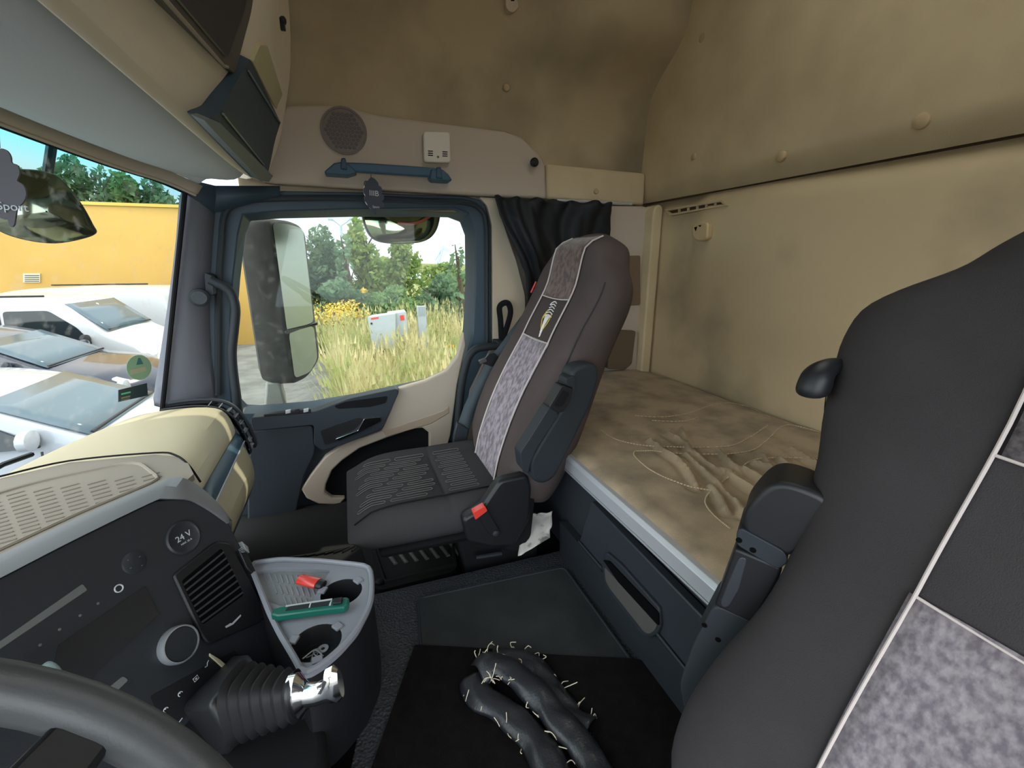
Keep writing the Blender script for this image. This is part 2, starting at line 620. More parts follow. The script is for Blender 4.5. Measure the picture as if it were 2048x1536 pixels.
# unseen roof opening with a milky pane, added to light the upper rear wall
b = MB()
b.box((0.77, 0.525, 2.02), (0.76, 0.81, 0.012))
hm = bpy.data.materials.new('milky_fill_pane')
hm.use_nodes = True
hn = hm.node_tree
hn.nodes.clear()
h1, h2 = hn.nodes.new('ShaderNodeBsdfTranslucent'), hn.nodes.new('ShaderNodeOutputMaterial')
h1.inputs['Color'].default_value = (0.85, 0.85, 0.83, 1)
hn.links.new(h1.outputs[0], h2.inputs['Surface'])
st(b, 'added_roof_pane', hm, label='added milky roof pane, unseen, for light on the rear wall')
b = MB()
b.box((-0.72, 0.7, 1.60), (0.03, 2.4, 0.74))
b.box((-0.80, 0.65, 0.04), (0.03, 1.15, 0.44))
st(b, 'wall_front', pillar)
b = MB()
b.plate([(-0.82, -0.16), (1.32, -0.16), (1.32, 2.0), (-0.82, 2.0)], [[(-0.56, 0.0), (0.62, 0.0), (0.62, 1.12), (-0.36, 1.12), (-0.56, 0.45)]], lambda x, z: (x, -0.47, z), (0, -0.03, 0))
st(b, 'wall_left', beige)

b = MB()
b.box((XR + 0.045, 0.7, 0.9), (0.02, 2.5, 2.4))
b.box((0.50, 1.95, 1.55), (1.6, 0.02, 1.0))
b.box((0.92, 1.95, 0.45), (0.76, 0.02, 1.3))
st(b, 'wall_outer', M('outer_shell', (128, 110, 84), 0.9))

# rear corner column beside the bunk
b = MB()
pts = [P(1222, 412, 'X', 1.10), P(1250, 411, 'X', 1.16)]
b.prism(rnd([(1.03, 1.73, 0.28), (1.245, 1.70, 0.28), (1.255, 1.715, 1.03), (1.03, 1.745, 1.03)], 0.04), (0.0, 0.07, 0))
b.build('trim_2', beige, kind='structure', bevel=0.012, seg=3, label='beige corner column between the curtain and the rear wall')
b = MB()
b.prism(rnd([(1.225, 1.66, 0.29), (1.272, 1.66, 0.29), (1.272, 1.66, 1.03), (1.225, 1.66, 1.03)], [0.01, 0.01, 0.03, 0.04]), (0, 0.14, 0))
b.build('trim_3', felt, kind='structure', bevel=0.015, seg=3, label='felt edge strip of the rear corner')
# ledge panel with the curtain rail, at the rear end of the header
b = MB()
b.prism(PL([(1093, 327), (1292, 346), (1289, 411), (1093, 398)], 'Y', 1.765), (0, 0.05, 0))
b.build('trim_4', felt, kind='structure', bevel=0.012, seg=3, label='small felt ledge panel above the curtain')

# header panel over the door (beige plastic with speaker)
HY = 1.745
hp = [(540, 215), (580, 210), (640, 209), (700, 212), (740, 226), (772, 232), (900, 248), (1008, 262), (1042, 273), (1078, 306), (1091, 330), (1094, 398), (960, 391), (820, 383), (700, 376), (550, 366), (520, 362)]
b = MB()
b.prism(PL(hp, 'Y', HY), (0, 0.05, 0))
hdr = b.build('header_panel', beige, bevel=0.010, seg=3, label='beige plastic panel above the passenger door, holding the speaker', category='trim panel')
hp_wm = HY


def disc(name, px, r, ax, v, nrm, mat, parent=None, th=0.004, **k):
    b_ = MB()
    c = P(px[0], px[1], ax, v)
    b_.lathe([(r * 0.2, th), (r * 0.75, th * 0.85), (r * 0.94, th * 0.5), (r, 0), (r, -0.004)], c, nrm, 24)
    return b_.build(name, mat, parent, **k)


# speaker grille: rim, mesh of hexagons
b = MB()
sc_ = P(688, 262, 'Y', HY - 0.002)
b.lathe([(0.068, -0.002), (0.072, 0.004), (0.0715, 0.006), (0.066, 0.004), (0.064, 0.0)], sc_, (0, -1, 0), 40, False)
b.lathe([(0.0, 0.0015), (0.068, 0.0015)], sc_, (0, -1, 0), 40, False)
spk = b.build('speaker_grille', M('speaker_cloth', (122, 112, 108), 0.8), hdr, label='round speaker grille with a honeycomb pattern')
b = MB()
hexr = 0.0062
for i in range(-6, 7):
    for j in range(-6, 7):
        x = i * 0.0138 + (j % 2) * 0.0069
        z = j * 0.012
        if math.hypot(x, z) < 0.056:
            b.lathe([(hexr, 0.0017), (hexr * 0.9, 0.0030)], sc_ + Vector((x, 0, z)), (0, -1, 0), 6)
b.build('honeycomb', M('speaker_hex', (98, 92, 92), 0.8), spk)

# door panels of the passenger door
DY = 1.80
door = thing('door_1', (0.05, DY, -0.1), 'passenger door', 'door', kind='structure')
gl = [(499, 441), (560, 436), (700, 433), (860, 433), (898, 434), (922, 443), (932, 470), (933, 560), (928, 660), (914, 712), (893, 740), (850, 760), (720, 788), (620, 805), (520, 813), (492, 812), (476, 795), (470, 740), (472, 640), (478, 560), (488, 470)]
mid = [(486, 428), (560, 422), (700, 418), (860, 416), (910, 416), (938, 426), (950, 460), (951, 560), (946, 668), (928, 728), (902, 755), (856, 775), (725, 802), (620, 820), (520, 828), (484, 828), (464, 806), (459, 742), (461, 640), (466, 560), (476, 470)]
out = [(425, 386), (560, 382), (700, 384), (860, 390), (930, 392), (968, 402), (981, 450), (982, 560), (984, 690), (984, 740), (925, 900), (860, 850), (725, 850), (620, 850), (520, 850), (470, 850), (400, 815), (395, 742), (392, 640), (392, 560), (396, 450)]
b = MB()
g3 = [P(x, y, 'Y', 1.86) for x, y in gl]
m3 = [P(x, y, 'Y', 1.79) for x, y in mid]
o3 = [P(x, y, 'Y', 1.78) for x, y in out]
n = len(gl)
b.loft([[p + Vector((0, 0.06, 0)) for p in o3], o3, m3, g3, [p + Vector((0, 0.02, 0)) for p in g3]], True, False)
b.build('window_frame', frameblue, door, bevel=0.004, ang=30)
b = MB()
b.tube(cat(PL([(974, 700), (974, 560), (973, 455), (962, 420), (930, 405), (860, 402), (700, 396), (520, 398), (470, 408), (449, 430), (443, 480), (436, 600), (436, 790)], 'Y', 1.772), 5), 0.010, 8)
b.build('rubber_seal', seal, door)
b = MB()
b.prism(PL(gl, 'Y', 1.868), (0, 0.004, 0))
b.build('window_1', win_side, kind='structure')
# lower door skin
b = MB()
b.prism([(-0.50, DY, -0.14), (0.56, DY, -0.14), (0.56, DY, 0.62), P(984, 700, 'Y', DY), P(905, 760, 'Y', DY), P(790, 790, 'Y', DY), P(620, 822, 'Y', DY), P(490, 830, 'Y', DY), (-0.50, DY, 0.32)], (0, 0.05, 0))
b.build('door_skin', darkb, door, bevel=0.004)
bg_px = [(797, 777), (850, 762), (893, 742), (914, 714), (928, 664), (932, 690), (915, 770), (902, 870), (897, 887), (862, 902), (859, 897), (859, 866), (845, 856), (828, 858), (773, 876), (719, 897), (685, 921), (664, 941), (652, 969), (650, 986), (664, 996), (691, 997), (678, 1010), (637, 1008), (613, 997), (602, 979), (620, 952), (650, 914), (691, 887), (763, 863), (780, 825)]
b = MB()
b.prism(PL(bg_px, 'Y', 1.772), (0, 0.034, 0))
b.build('beige_insert', beige, door, bevel=0.006, seg=3)
b = MB()
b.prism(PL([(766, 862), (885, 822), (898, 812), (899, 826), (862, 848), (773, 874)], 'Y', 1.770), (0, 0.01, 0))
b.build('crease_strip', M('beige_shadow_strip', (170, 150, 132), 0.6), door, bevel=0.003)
b = MB()
b.prism(PL([(664, 941), (685, 921), (719, 897), (773, 876), (828, 858), (845, 856), (859, 866), (859, 897), (800, 915), (750, 960), (691, 997), (664, 996), (650, 986), (652, 969)], 'Y', 1.7985), (0, 0.004, 0))
b.build('door_pocket', blackm, door)
# arm rest block with pull recess and switches
b = MB()
b.prism(rnd(PL([(500, 836), (630, 823), (700, 797), (795, 777), (798, 784), (765, 858), (690, 888), (645, 902), (628, 890), (628, 850), (505, 862)], 'Y', 1.745), 0.012, 3), (0, 0.055, 0))
arm = b.build('door_armrest', darkb, door, bevel=0.007, seg=3)
b = MB()
b.prism(rnd(PL([(668, 812), (690, 804), (776, 792), (772, 806), (740, 814), (676, 818)], 'Y', 1.7435), 0.008, 3), (0, 0.002, 0))
b.build('pull_recess', blackm, arm)
b = MB()
b.prism(rnd(PL([(640, 862), (680, 848), (716, 836), (730, 838), (700, 865), (670, 884), (650, 890)], 'Y', 1.7432), 0.008, 3), (0, 0.002, 0))
b.build('handle_recess', black, arm)
b = MB()
b.prism(rnd(PL([(671, 878), (716, 861), (728, 838), (761, 834), (763, 842), (720, 864), (676, 882)], 'Y', 1.735), 0.004, 3), (0, 0.012, 0))
b.build('door_handle', chrome, door, bevel=0.002, label='chrome door handle')
b = MB()
b.prism(PL([(527, 829), (621, 818), (622, 826), (528, 834)], 'Y', 1.742), (0, 0.02, 0))
b.build('switch_plate', black, arm, bevel=0.002)
for x in (576, 594, 612):
    b = MB()
    b.prism(PL([(x - 5, 821 - (x - 576) * .07), (x + 5, 819 - (x - 576) * .07), (x + 5, 826 - (x - 576) * .07), (x - 5, 828 - (x - 576) * .07)], 'Y', 1.739), (0, 0.006, 0))
    b.build('window_switch', alu if x != 594 else black, arm, bevel=0.001)
# tall front door moulding
b = MB()
b.prism(rnd(PL([(500, 862), (626, 850), (632, 905), (610, 950), (590, 1040), (495, 1060), (495, 960)], 'Y', 1.77), 0.02, 4), (0, 0.03, 0))
b.build('door_moulding', darkb, door, bevel=0.01, seg=3)

# B pillar trim
b = MB()
b.prism(rnd(PL([(958, 394), (992, 396), (1004, 440), (1032, 520), (1050, 590), (1052, 695), (986, 695), (985, 560), (984, 450), (975, 412)], 'Y', 1.765), 0.01, 3), (0, 0.05, 0))
b.build('trim_5', beige2, kind='structure', bevel=0.008, seg=3, label='beige B pillar trim behind the door')
b = MB()
b.prism(PL([(984, 690), (1050, 690), (1050, 960), (900, 960), (925, 880), (940, 780)], 'Y', 1.775), (0, 0.04, 0))
b.build('trim_6', M('pillar_lower', (120, 106, 96), 0.7), kind='structure', bevel=0.006, label='lower B pillar trim behind the grab bar')
# A pillar
b = MB()
fr = [P(x, y, 'Y', 1.775) for x, y in [(432, 398), (424, 470), (416, 600), (420, 720), (438, 815)]]
mdl = [P(x, y, 'Y', 1.72) for x, y in [(400, 385), (396, 470), (386, 600), (380, 720), (380, 815)]]
bk = [P(x, y, 'Y', 1.69) for x, y in [(368, 374), (364, 470), (345, 610), (328, 720), (310, 822)]]
bk2 = [p + Vector((-0.03, 0.06, 0)) for p in bk]
b.loft([bk2, bk, mdl, fr, [p + Vector((0, 0.03, 0)) for p in fr]], False, False)
b.build('trim_7', pillar, kind='structure', solid=0.004, sub=1, label='grey cloth A pillar')
b = MB()
b.loft([PL([(345, 352), (372, 366), (366, 384)], 'Y', 1.69), PL([(430, 372), (432, 392), (428, 425)], 'Y', 1.76), PL([(560, 372), (560, 388), (560, 392)], 'Y', 1.765)], False, False)
b.build('trim_8', frameblue, kind='structure', solid=0.006, label='dark strip joining the A pillar and header')

# windscreen
wt = [(-0.425, 1.69, 1.012), (-0.475, 1.62, 1.035), (-0.54, 1.49, 1.050), (-0.60, 1.256, 1.068), (-0.635, 0.95, 1.08), (-0.645, 0.65, 1.08), (-0.635, 0.35, 1.08), (-0.60, 0.10, 1.07), (-0.54, -0.14, 1.05), (-0.44, -0.36, 1.012)]
wb = [(-0.612, 1.70, 0.30), (-0.67, 1.60, 0.30), (-0.73, 1.47, 0.29), (-0.79, 1.25, 0.28), (-0.83, 0.95, 0.27), (-0.84, 0.65, 0.27), (-0.83, 0.35, 0.27), (-0.79, 0.05, 0.28), (-0.73, -0.17, 0.29), (-0.615, -0.40, 0.30)]
wt_s, wb_s = cat(wt, 4), cat(wb, 4)
b = MB()
b.loft([wb_s, wt_s], False, False)
b.build('window_2', win_front, kind='structure', ang=80)
b = MB()
b.tube([p + Vector((0.004, 0, -0.004)) for p in wt_s], 0.010, 8)
b.tube([p.lerp(q, t) + Vector((0.006, -0.006, 0)) for p, q, t in [(wt_s[0], wb_s[0], k / 10) for k in range(11)]], 0.007, 8)
b.build('trim_9', blackm, kind='structure', label='black border of the windscreen')
# rail above the windscreen and grey visor panel
b = MB()
rail = [Vector((p.x + 0.03, p.y, p.z + 0.0)) for p in wt_s]
b.loft([[p + Vector((0.002, 0, 0.004)) for p in wt_s], [p + Vector((0.018, 0, -0.012)) for p in wt_s], [p + Vector((0.034, 0, -0.010)) for p in wt_s], [p + Vector((0.050, 0, 0.012)) for p in wt_s]], False, False)
b.tube([p + Vector((0.027, 0, -0.013)) for p in wt_s], 0.004, 6)
b.build('trim_10', beige, kind='structure', solid=0.003, label='narrow tan blind rail above the windscreen')
b = MB()
vis = []
for p in wt_s:
    y = p.y
    vis.append([p + Vector((0.045, 0, 0.014)), Vector((p.x * 0.70 - 0.26 * 0.30 + 0.01, y, 1.060 - 0.010)), Vector((p.x * 0.4 - 0.26 * 0.6, y, 1.046)), Vector((-0.285, y, 1.046)), Vector((-0.262, y, 1.062)), Vector((-0.25, y, 1.09))])
b.loft(vis, False, False)
b.build('sun_visor_panel', visorm, solid=0.006, sub=1, label='grey curved visor panel between the windscreen and the overhead lockers', category='visor')

# overhead console
con = thing('overhead_console', (-0.3, 0.7, 1.05), 'beige overhead locker unit along the top of the windscreen', 'overhead locker')
sec = [(-0.256, 1.052), (-0.238, 1.062), (-0.222, 1.10), (-0.205, 1.135), (-0.185, 1.17), (-0.150, 1.26), (-0.125, 1.34), (-0.108, 1.45), (-0.10, 1.60), (-0.10, 1.98)]
b = MB()
rows = []
for k, y in enumerate([-0.40, 0.2, 0.6, 1.0, 1.3, 1.5, 1.62, 1.70, 1.74]):
    sh = [0, 0, 0, 0, 0, 0, 0.004, 0.012, 0.022][k]
    rows.append([Vector((x + sh * 1.6 * (1 if j < 5 else 0.6), y, z)) for j, (x, z) in enumerate(sec)])
b.loft(rows, False, False)
b.loft([[Vector((x - 0.0, 1.74, z)) for x, z in sec], [Vector((x - 0.06, 1.785, z + 0.02)) for x, z in sec]], False, False)
b.build('shell', beige3, con, sub=1, solid=0.008)
# rear-leaning plane of the console face
cp0 = Vector((-0.185, 0, 1.17))
cn = Vector((0.93, 0, -0.36)).normalized()


def cf(pts, off=0.0):
    return [PR(x, y, cp0 + cn * off, cn) for x, y in pts]


b = MB()
b.prism(rnd(cf([(60, -262), (470, 152), (505, 20), (522, -150), (420, -380)], 0.012), 0.02, 4), -cn * 0.02)
lk = b.build('locker_door', M('locker_grey', (88, 84, 80), 0.6), con, bevel=0.006, seg=3, label='dark grey recessed locker front')
b = MB()
b.prism(rnd(cf([(150, -240), (455, 118), (492, 20), (506, -130), (420, -330)], 0.016), 0.015, 4), -cn * 0.006)
b.build('locker_panel', M('navy_panel', (34, 34, 50), 0.4), lk, bevel=0.003)
b = MB()
b.tube(cf([(110, -250), (448, 132), (455, 134)], 0.017), 0.003, 6)
b.build('locker_edge', M('locker_trim', (150, 140, 130), 0.4), lk)
b = MB()
b.prism(rnd(cf([(412, 240), (436, 226), (500, 118), (516, 150), (566, 255), (536, 362), (522, 362)], 0.022), 0.006, 3), -cn * 0.03)
cb = b.build('open_cubby', M('cubby_teal', (48, 66, 78), 0.55), con, bevel=0.005, seg=3, label='dark blue-grey cubby at the door end')
b = MB()
b.prism(rnd(cf([(408, 240), (420, 238), (440, 246), (546, 352), (538, 364), (522, 362)], 0.034), 0.004, 3), -cn * 0.02)
b.build('cubby_lip', M('lip_grey', (110, 118, 118), 0.45), cb, bevel=0.004, seg=3)
b = MB()
b.tube(cf([(446, 228), (528, 330)], 0.025), 0.0025, 6)
b.tube(cf([(497, 142), (560, 245)], 0.025), 0.0025, 6)
b.build('cubby_rail', M('rail_grey', (104, 116, 122), 0.4), cb)
b = MB()
b.prism(rnd(cf([(506, 125), (520, 90), (535, 90), (572, 210), (568, 250)], 0.012), 0.01, 3), -cn * 0.02)
b.build('end_cheek', M('pale_cheek', (190, 182, 144), 0.6), con, bevel=0.005)
b = MB()
bp = P(559, 40, 'X', -0.095)
b.lathe([(0.006, 0), (0.010, 0.006), (0.010, 0.012), (0.004, 0.016)], bp, (1, 0, 0), 12)
b.box(bp + Vector((0.006, 0, -0.012)), (0.012, 0.012, 0.02))
b.build('black_latch', black, con, bevel=0.002)

# ------------------------------------------------------------------ things on walls
b = MB()
dt = rnd(PL([(847, 262), (900, 263), (902, 326), (848, 324)], 'Y', HY - 0.022), 0.012, 4)
b.prism(dt, (0, 0.022, 0))
det = b.build('gas_detector', whitep, bevel=0.005, seg=3, label='small square cream alarm box with vents on the panel above the door', category='detector')
for cx in (861, 890):
    for k in range(3):
        y0 = 301 + k * 4.2 + (1 if cx > 870 else 0) * 1.5
        b = MB()
        b.prism(PL([(cx - 5, y0), (cx + 5, y0 + .5), (cx + 5, y0 + 2.3), (cx - 5, y0 + 1.8)], 'Y', HY - 0.0232), (0, 0.001, 0))
        b.build('vent_slot', hole, det)
b = MB()
b.lathe([(0.004, 0), (0.004, 0.001)], P(876, 314, 'Y', HY - 0.0225), (0, -1, 0), 12)
b.build('indicator_light', M('dim_green', (96, 108, 86), 0.4), det)

# ceiling grab handle with end brackets, lens flare blue put into its colour
gh = thing('overhead_grab_bar', P(775, 345, 'Y', 1.72), 'overhead grab handle above the passenger window, lens flare blue in its colour', 'grab handle')
b = MB()
hy = 1.695
b.prism(PL([(688, 324), (740, 326), (800, 330), (868, 335), (880, 338), (880, 355), (800, 350), (700, 343), (688, 342)], 'Y', hy), (0, 0.02, 0))
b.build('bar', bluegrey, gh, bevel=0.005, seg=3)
for pts in ([(648, 343), (668, 326), (690, 322), (715, 345), (696, 351), (652, 348)], [(862, 338), (885, 338), (897, 348), (905, 360), (900, 363), (866, 361), (860, 354)]):
    b = MB()
    b.prism(PL(pts, 'Y', hy - 0.006), (0, 0.058, 0))
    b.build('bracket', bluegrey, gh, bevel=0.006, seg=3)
for px in ((687, 320), (878, 338)):
    b = MB()
    b.prism(PL([(px[0] - 5, px[1] - 4), (px[0] + 4, px[1] - 5), (px[0] + 8, px[1] + 20), (px[0] - 6, px[1] + 18)], 'Y', hy - 0.010), (0, 0.02, 0))
    b.build('end_cover', M('flare_cover', (40, 70, 92), 0.5), gh, bevel=0.004)


def freshener(name, outline, Y, mat, label, edge, lines, cord):
    o3_ = PL(outline, 'Y', Y)
    t_ = thing(name, o3_[0], label, 'air freshener')
    b_ = MB()
    b_.prism(rnd(o3_, 0.004, 3), (0, 0.003, 0))
    b_.build('card', mat, t_, ang=50)
    b_ = MB()
    b_.tube(PL(cord, 'Y', Y + 0.002), 0.0012, 6)
    b_.build('cord', black, t_)
    if edge:
        b_ = MB()
        b_.tube(cat(PL(edge, 'Y', Y + 0.001), 5), 0.0011, 6)
        b_.build('pale_edge', whitet, t_)
    for body, size, px in lines:
        a = P(px[0], px[1], 'Y', Y - 0.001)
        text('lettering', body, size, a, (1, 0, -0.06), (0, 0, 1), icon, t_)
    return t_


fo = [(744, 354), (750, 358), (757, 366), (757, 371), (763, 374), (765, 382), (761, 386), (768, 391), (769, 398), (763, 403), (769, 407), (768, 414), (760, 416), (753, 419), (752, 428), (749, 431), (746, 424), (740, 416), (734, 412), (735, 406), (728, 402), (727, 394), (732, 390), (726, 386), (725, 378), (731, 374), (727, 369), (729, 361), (736, 362), (739, 356)]
fr_ = freshener('air_freshener', fo, 1.69, freshm, 'dark tree-shaped air freshener card hanging from the grab handle', [(731, 363), (729, 371), (726, 382), (730, 392), (728, 397), (733, 408), (741, 417), (748, 424), (749, 430)], [('IIIB', 0.024, (748, 387)), ('Sport', 0.010, (752, 414))], [(742, 358), (742, 349)])
fo2 = [(0, 295), (14, 300), (22, 314), (21, 326), (34, 328), (40, 344), (36, 356), (32, 362), (46, 368), (53, 384), (50, 398), (44, 408), (34, 414), (32, 425), (28, 452), (20, 455), (14, 436), (8, 440), (-10, 430), (-24, 405), (-26, 380), (-16, 350), (-14, 320)]
fr2 = freshener('air_freshener', [(x, y) for x, y in fo2], 0.72, freshd, 'large grey tree-shaped air freshener card hanging in front of the windscreen', None, [('Sport', 0.0125, (25, 414))], [(-2, 296), (-8, 180), (-14, 40)])
b = MB()
b.lathe([(0.006, 0), (0.009, 0.012), (0.016, 0.02), (0.016, 0.028), (0.010, 0.033)], P(1064, 327, 'Y', HY), (0, -1, 0), 20)
b.build('coat_peg', black, label='round black knob at the rear end of the header panel', category='peg')
b = MB()
b.prism(rnd(PL([(1012, -14), (1040, -14), (1038, 14), (1030, 24), (1020, 24), (1012, 14)], 'Y', 1.735), 0.008, 3), (0, 0.06, 0))
hk = b.build('coat_hook', beige2, bevel=0.005, label='cream coat hook high on the felt side wall', category='hook')
b = MB()
b.prism(PL([(1021, -12), (1029, -12), (1029, 2), (1022, 2)], 'Y', 1.7345), (0, 0.003, 0))
b.build('slot', hole, hk)

capm = M('cap_beige', (186, 164, 128), 0.8)
caps = [((1013, 175), 0.013, 'Y', 1.800, (0, -1, 0), 'round beige screw cap in the middle of the side wall felt'),
        ((1192, 383), 0.011, 'Y', 1.764, (0, -1, 0), 'round beige screw cap on the ledge above the curtain'),
        ((1405, 76), 0.015, 'X', XR - 0.020, (-1, 0, 0), 'round screw cap highest on the rear wall'),
        ((1388, 313), 0.0125, 'X', XR - 0.020, (-1, 0, 0), 'small round screw cap above the air slot in the rear wall'),
        ((1562, 313), 0.0155, 'X', XR - 0.020, (-1, 0, 0), 'middle round screw cap of the row above the rear wall seam'),
        ((1843, 242), 0.0175, 'X', XR - 0.020, (-1, 0, 0), 'largest round screw cap on the upper rear wall, near the driver seat'),
        ((1407, 528), 0.0105, 'X', XR - 0.002, (-1, 0, 0), 'dirty round screw cap below the hook on the rear wall')]
for px, r, ax, v, nr, lb in caps:
    disc('screw_cap', px, r, ax, v, nr, capm, th=0.006, label=lb, category='cap', group='round screw caps on the felt walls')

# air slot and hook on the rear wall
xw = XR - 0.018
b = MB()
o_ = PL([(1328, 418), (1444, 399), (1455, 411), (1339, 432)], 'X', xw)
i_ = PL([(1335, 422), (1440, 404), (1446, 409), (1342, 427)], 'X', xw - 0.001)
b.ring(o_, i_, (0.02, 0, 0))
av = b.build('air_slot', capm, bevel=0.002, label='long slanting air slot just under the rear wall seam', category='vent')
b = MB()
b.prism(PL([(1335, 422), (1440, 404), (1446, 409), (1342, 427)], 'X', xw + 0.008), (0.004, 0, 0))
b.build('slot_back', M('slot_brown', (70, 52, 34), 0.9), av)
for k in range(1, 6):
    x = 1338 + k * 18
    y = 425 - k * 3.1
    b = MB()
    b.prism(PL([(x, y - 5), (x + 3, y - 5), (x + 3, y + 4), (x, y + 4)], 'X', xw + 0.001), (0.006, 0, 0))
    b.build('louvre', capm, av)
b = MB()
b.prism(rnd(PL([(1382, 452), (1394, 444), (1412, 443), (1416, 452), (1414, 476), (1406, 482), (1392, 482), (1384, 474)], 'X', xw - 0.020), 0.008, 4), (0.026, 0, 0))
rh = b.build('wall_hook', M('hook_cream', (190, 166, 126), 0.6), bevel=0.006, seg=3, label='cream hook socket on the rear wall below the air slot', category='hook')
b = MB()
b.prism(PL([(1388, 455), (1394, 453), (1391, 462)], 'X', xw - 0.0215), (0.004, 0, 0))
b.prism(PL([(1396, 451), (1402, 450), (1400, 454)], 'X', xw - 0.0215), (0.004, 0, 0))
b.build('hook_notch', hole, rh)

# curtain and rail
b = MB()
b.tube([P(1113, 401, 'Y', 1.735), P(1263, 408, 'Y', 1.735)], 0.006, 8)
b.build('curtain_rail', alu, label='thin metal curtain rail under the rear ledge panel', category='rail')
b = MB()
NT, NV = 60, 26
lft = cat([P(x, y, 'Y', 1.71) for x, y in [(989, 391), (1003, 440), (1030, 505), (1050, 560), (1058, 640), (1060, 760)]], 6)
rgt = cat([P(x, y, 'Y', 1.71) for x, y in [(1219, 408), (1221, 470), (1222, 540), (1222, 640), (1216, 700), (1200, 760)]], 6)
rows = []
for j in range(NV + 1):
    k = int(j / NV * (len(lft) - 1))
    a, c = lft[k], rgt[k]
    row = []
    for i in range(NT + 1):
        t = i / NT
        p = a.lerp(c, t)
        fold = 0.018 * math.sin(t * 30 + 5 * noise.noise((t * 3, j * 0.05, 2.0)) + 1.5 * math.sin(j * 0.25) + j * 0.06) * (0.3 + 0.7 * abs(noise.noise((t * 4, 0, 7.0)) * 2)) + 0.008 * noise.noise((t * 16, j * 0.5, 1.0)) + 0.012 * math.sin(t * 13 + j * 0.3) + 0.02 * math.sin(t * 5 - j * 0.22)
        row.append(p + Vector((0, fold, 0.006 * math.sin(t * 40) if j == 0 else 0)))
    rows.append(row)
b.loft(rows, False, False)
b.build('curtain', curt, solid=0.003, ang=80, label='black privacy curtain hanging behind the passenger seat', category='curtain')

# storage pocket and box behind the seat
b = MB()
b.prism(rnd(PL([(1214, 512), (1281, 511), (1281, 610), (1214, 614)], 'Y', 1.705), 0.008, 3), (0, 0.02, 0))
b.build('storage_flap', M('brown_flap', (120, 100, 78), 0.7), bevel=0.006, label='rectangular brown flap on the corner column behind the passenger seat', category='flap')
b = MB()
b.prism(rnd(PL([(1216, 660), (1272, 662), (1264, 728), (1250, 740), (1216, 738)], 'Y', 1.69), 0.01, 3), (0, 0.03, 0))
b.build('storage_pocket', M('brown_pocket', (104, 88, 70), 0.75), bevel=0.006, label='brown storage pocket low on the corner column, above the mattress', category='pocket')

# grab bars and strap
b = MB()
b.tube(cat([P(x, y, 'Y', 1.725) for x, y in [(420, 560), (432, 566), (452, 576), (465, 592), (471, 620), (468, 660), (464, 700), (466, 740), (474, 800), (478, 840)]], 6), 0.0145, 12)
gb = b.build('grab_bar', seal, label='dark curved grab bar along the A pillar', category='grab bar')
b = MB()
b.prism(rnd(PL([(408, 545), (424, 551), (428, 590), (412, 592)], 'Y', 1.72), 0.006, 3), (0, 0.05, 0))
b.build('bracket', seal, gb, bevel=0.005)
b = MB()
b.lathe([(0.026, 0), (0.029, 0.008), (0.028, 0.016), (0.022, 0.019), (0.0, 0.020)], P(399, 595, 'Y', 1.715), (0.25, -1, 0), 28)
tw = b.build('pillar_speaker', seal, label='round tweeter cap on the A pillar', category='speaker')
b = MB()
b.lathe([(0.021, 0.0195), (0.020, 0.0215), (0.0, 0.0215)], P(399, 595, 'Y', 1.715), (0.25, -1, 0), 24)
b.build('cloth_cover', M('tweeter_cloth', (70, 74, 78), 0.9, bump=0.4, bscale=900), tw)
b = MB()
b.tube(cat([P(x, y, 'Y', 1.70) for x, y in [(1012, 691), (980, 693), (955, 697), (940, 710), (932, 730), (925, 760), (920, 800), (916, 860), (914, 905)]], 6), 0.0155, 12)
gb2 = b.build('grab_bar', seal, label='dark curved grab bar at the rear edge of the passenger door, beside the seat belt', category='grab bar')
b = MB()
b.prism(rnd(PL([(995, 683), (1016, 683), (1018, 700), (997, 702)], 'Y', 1.69), 0.005, 3), (0, 0.07, 0))
b.build('bracket', seal, gb2, bevel=0.004)
b = MB()
lp = cat([P(x, y, 'Y', 1.735) for x, y in [(1003, 678), (1001, 640), (999, 615), (1008, 606), (1017, 608), (1021, 622), (1018, 640), (1008, 672), (1005, 682)]], 5)
b.tube(lp, 0.012, 8, flat=0.15, upv=(0, 1, 0))
b.build('strap_loop', blackm, label='black webbing loop on the B pillar', category='strap')

# ------------------------------------------------------------------ dashboard
dash = thing('dashboard', (-0.5, 0.7, 0.1), 'truck dashboard: cream passenger side, ribbed tan tray and dark centre console face', 'dashboard')
far = [(-0.63, 0.355), (-0.56, 0.364), (-0.50, 0.366), (-0.44, 0.362), (-0.405, 0.350), (-0.388, 0.318), (-0.378, 0.262)]
near = [(-0.78, 0.350), (-0.62, 0.370), (-0.52, 0.380), (-0.43, 0.386), (-0.365, 0.382), (-0.332, 0.370), (-0.318, 0.345)]
gfar = [(-0.364, 0.230), (-0.350, 0.185), (-0.345, 0.14), (-0.350, 0.09), (-0.366, 0.052)]
gnear = [(-0.301, 0.316), (-0.292, 0.29), (-0.288, 0.26), (-0.290, 0.235), (-0.296, 0.205)]


def sec_y(fa, ne, y):
    t = (1.62 - y) / 0.62
    bow = 0.03 * math.sin(max(0, min(1, t)) * math.pi)
    return [Vector((a[0] * (1 - t) + c[0] * t - bow * (1 if i < 2 else 0), y, a[1] * (1 - t) + c[1] * t)) for i, (a, c) in enumerate(zip(fa, ne))]


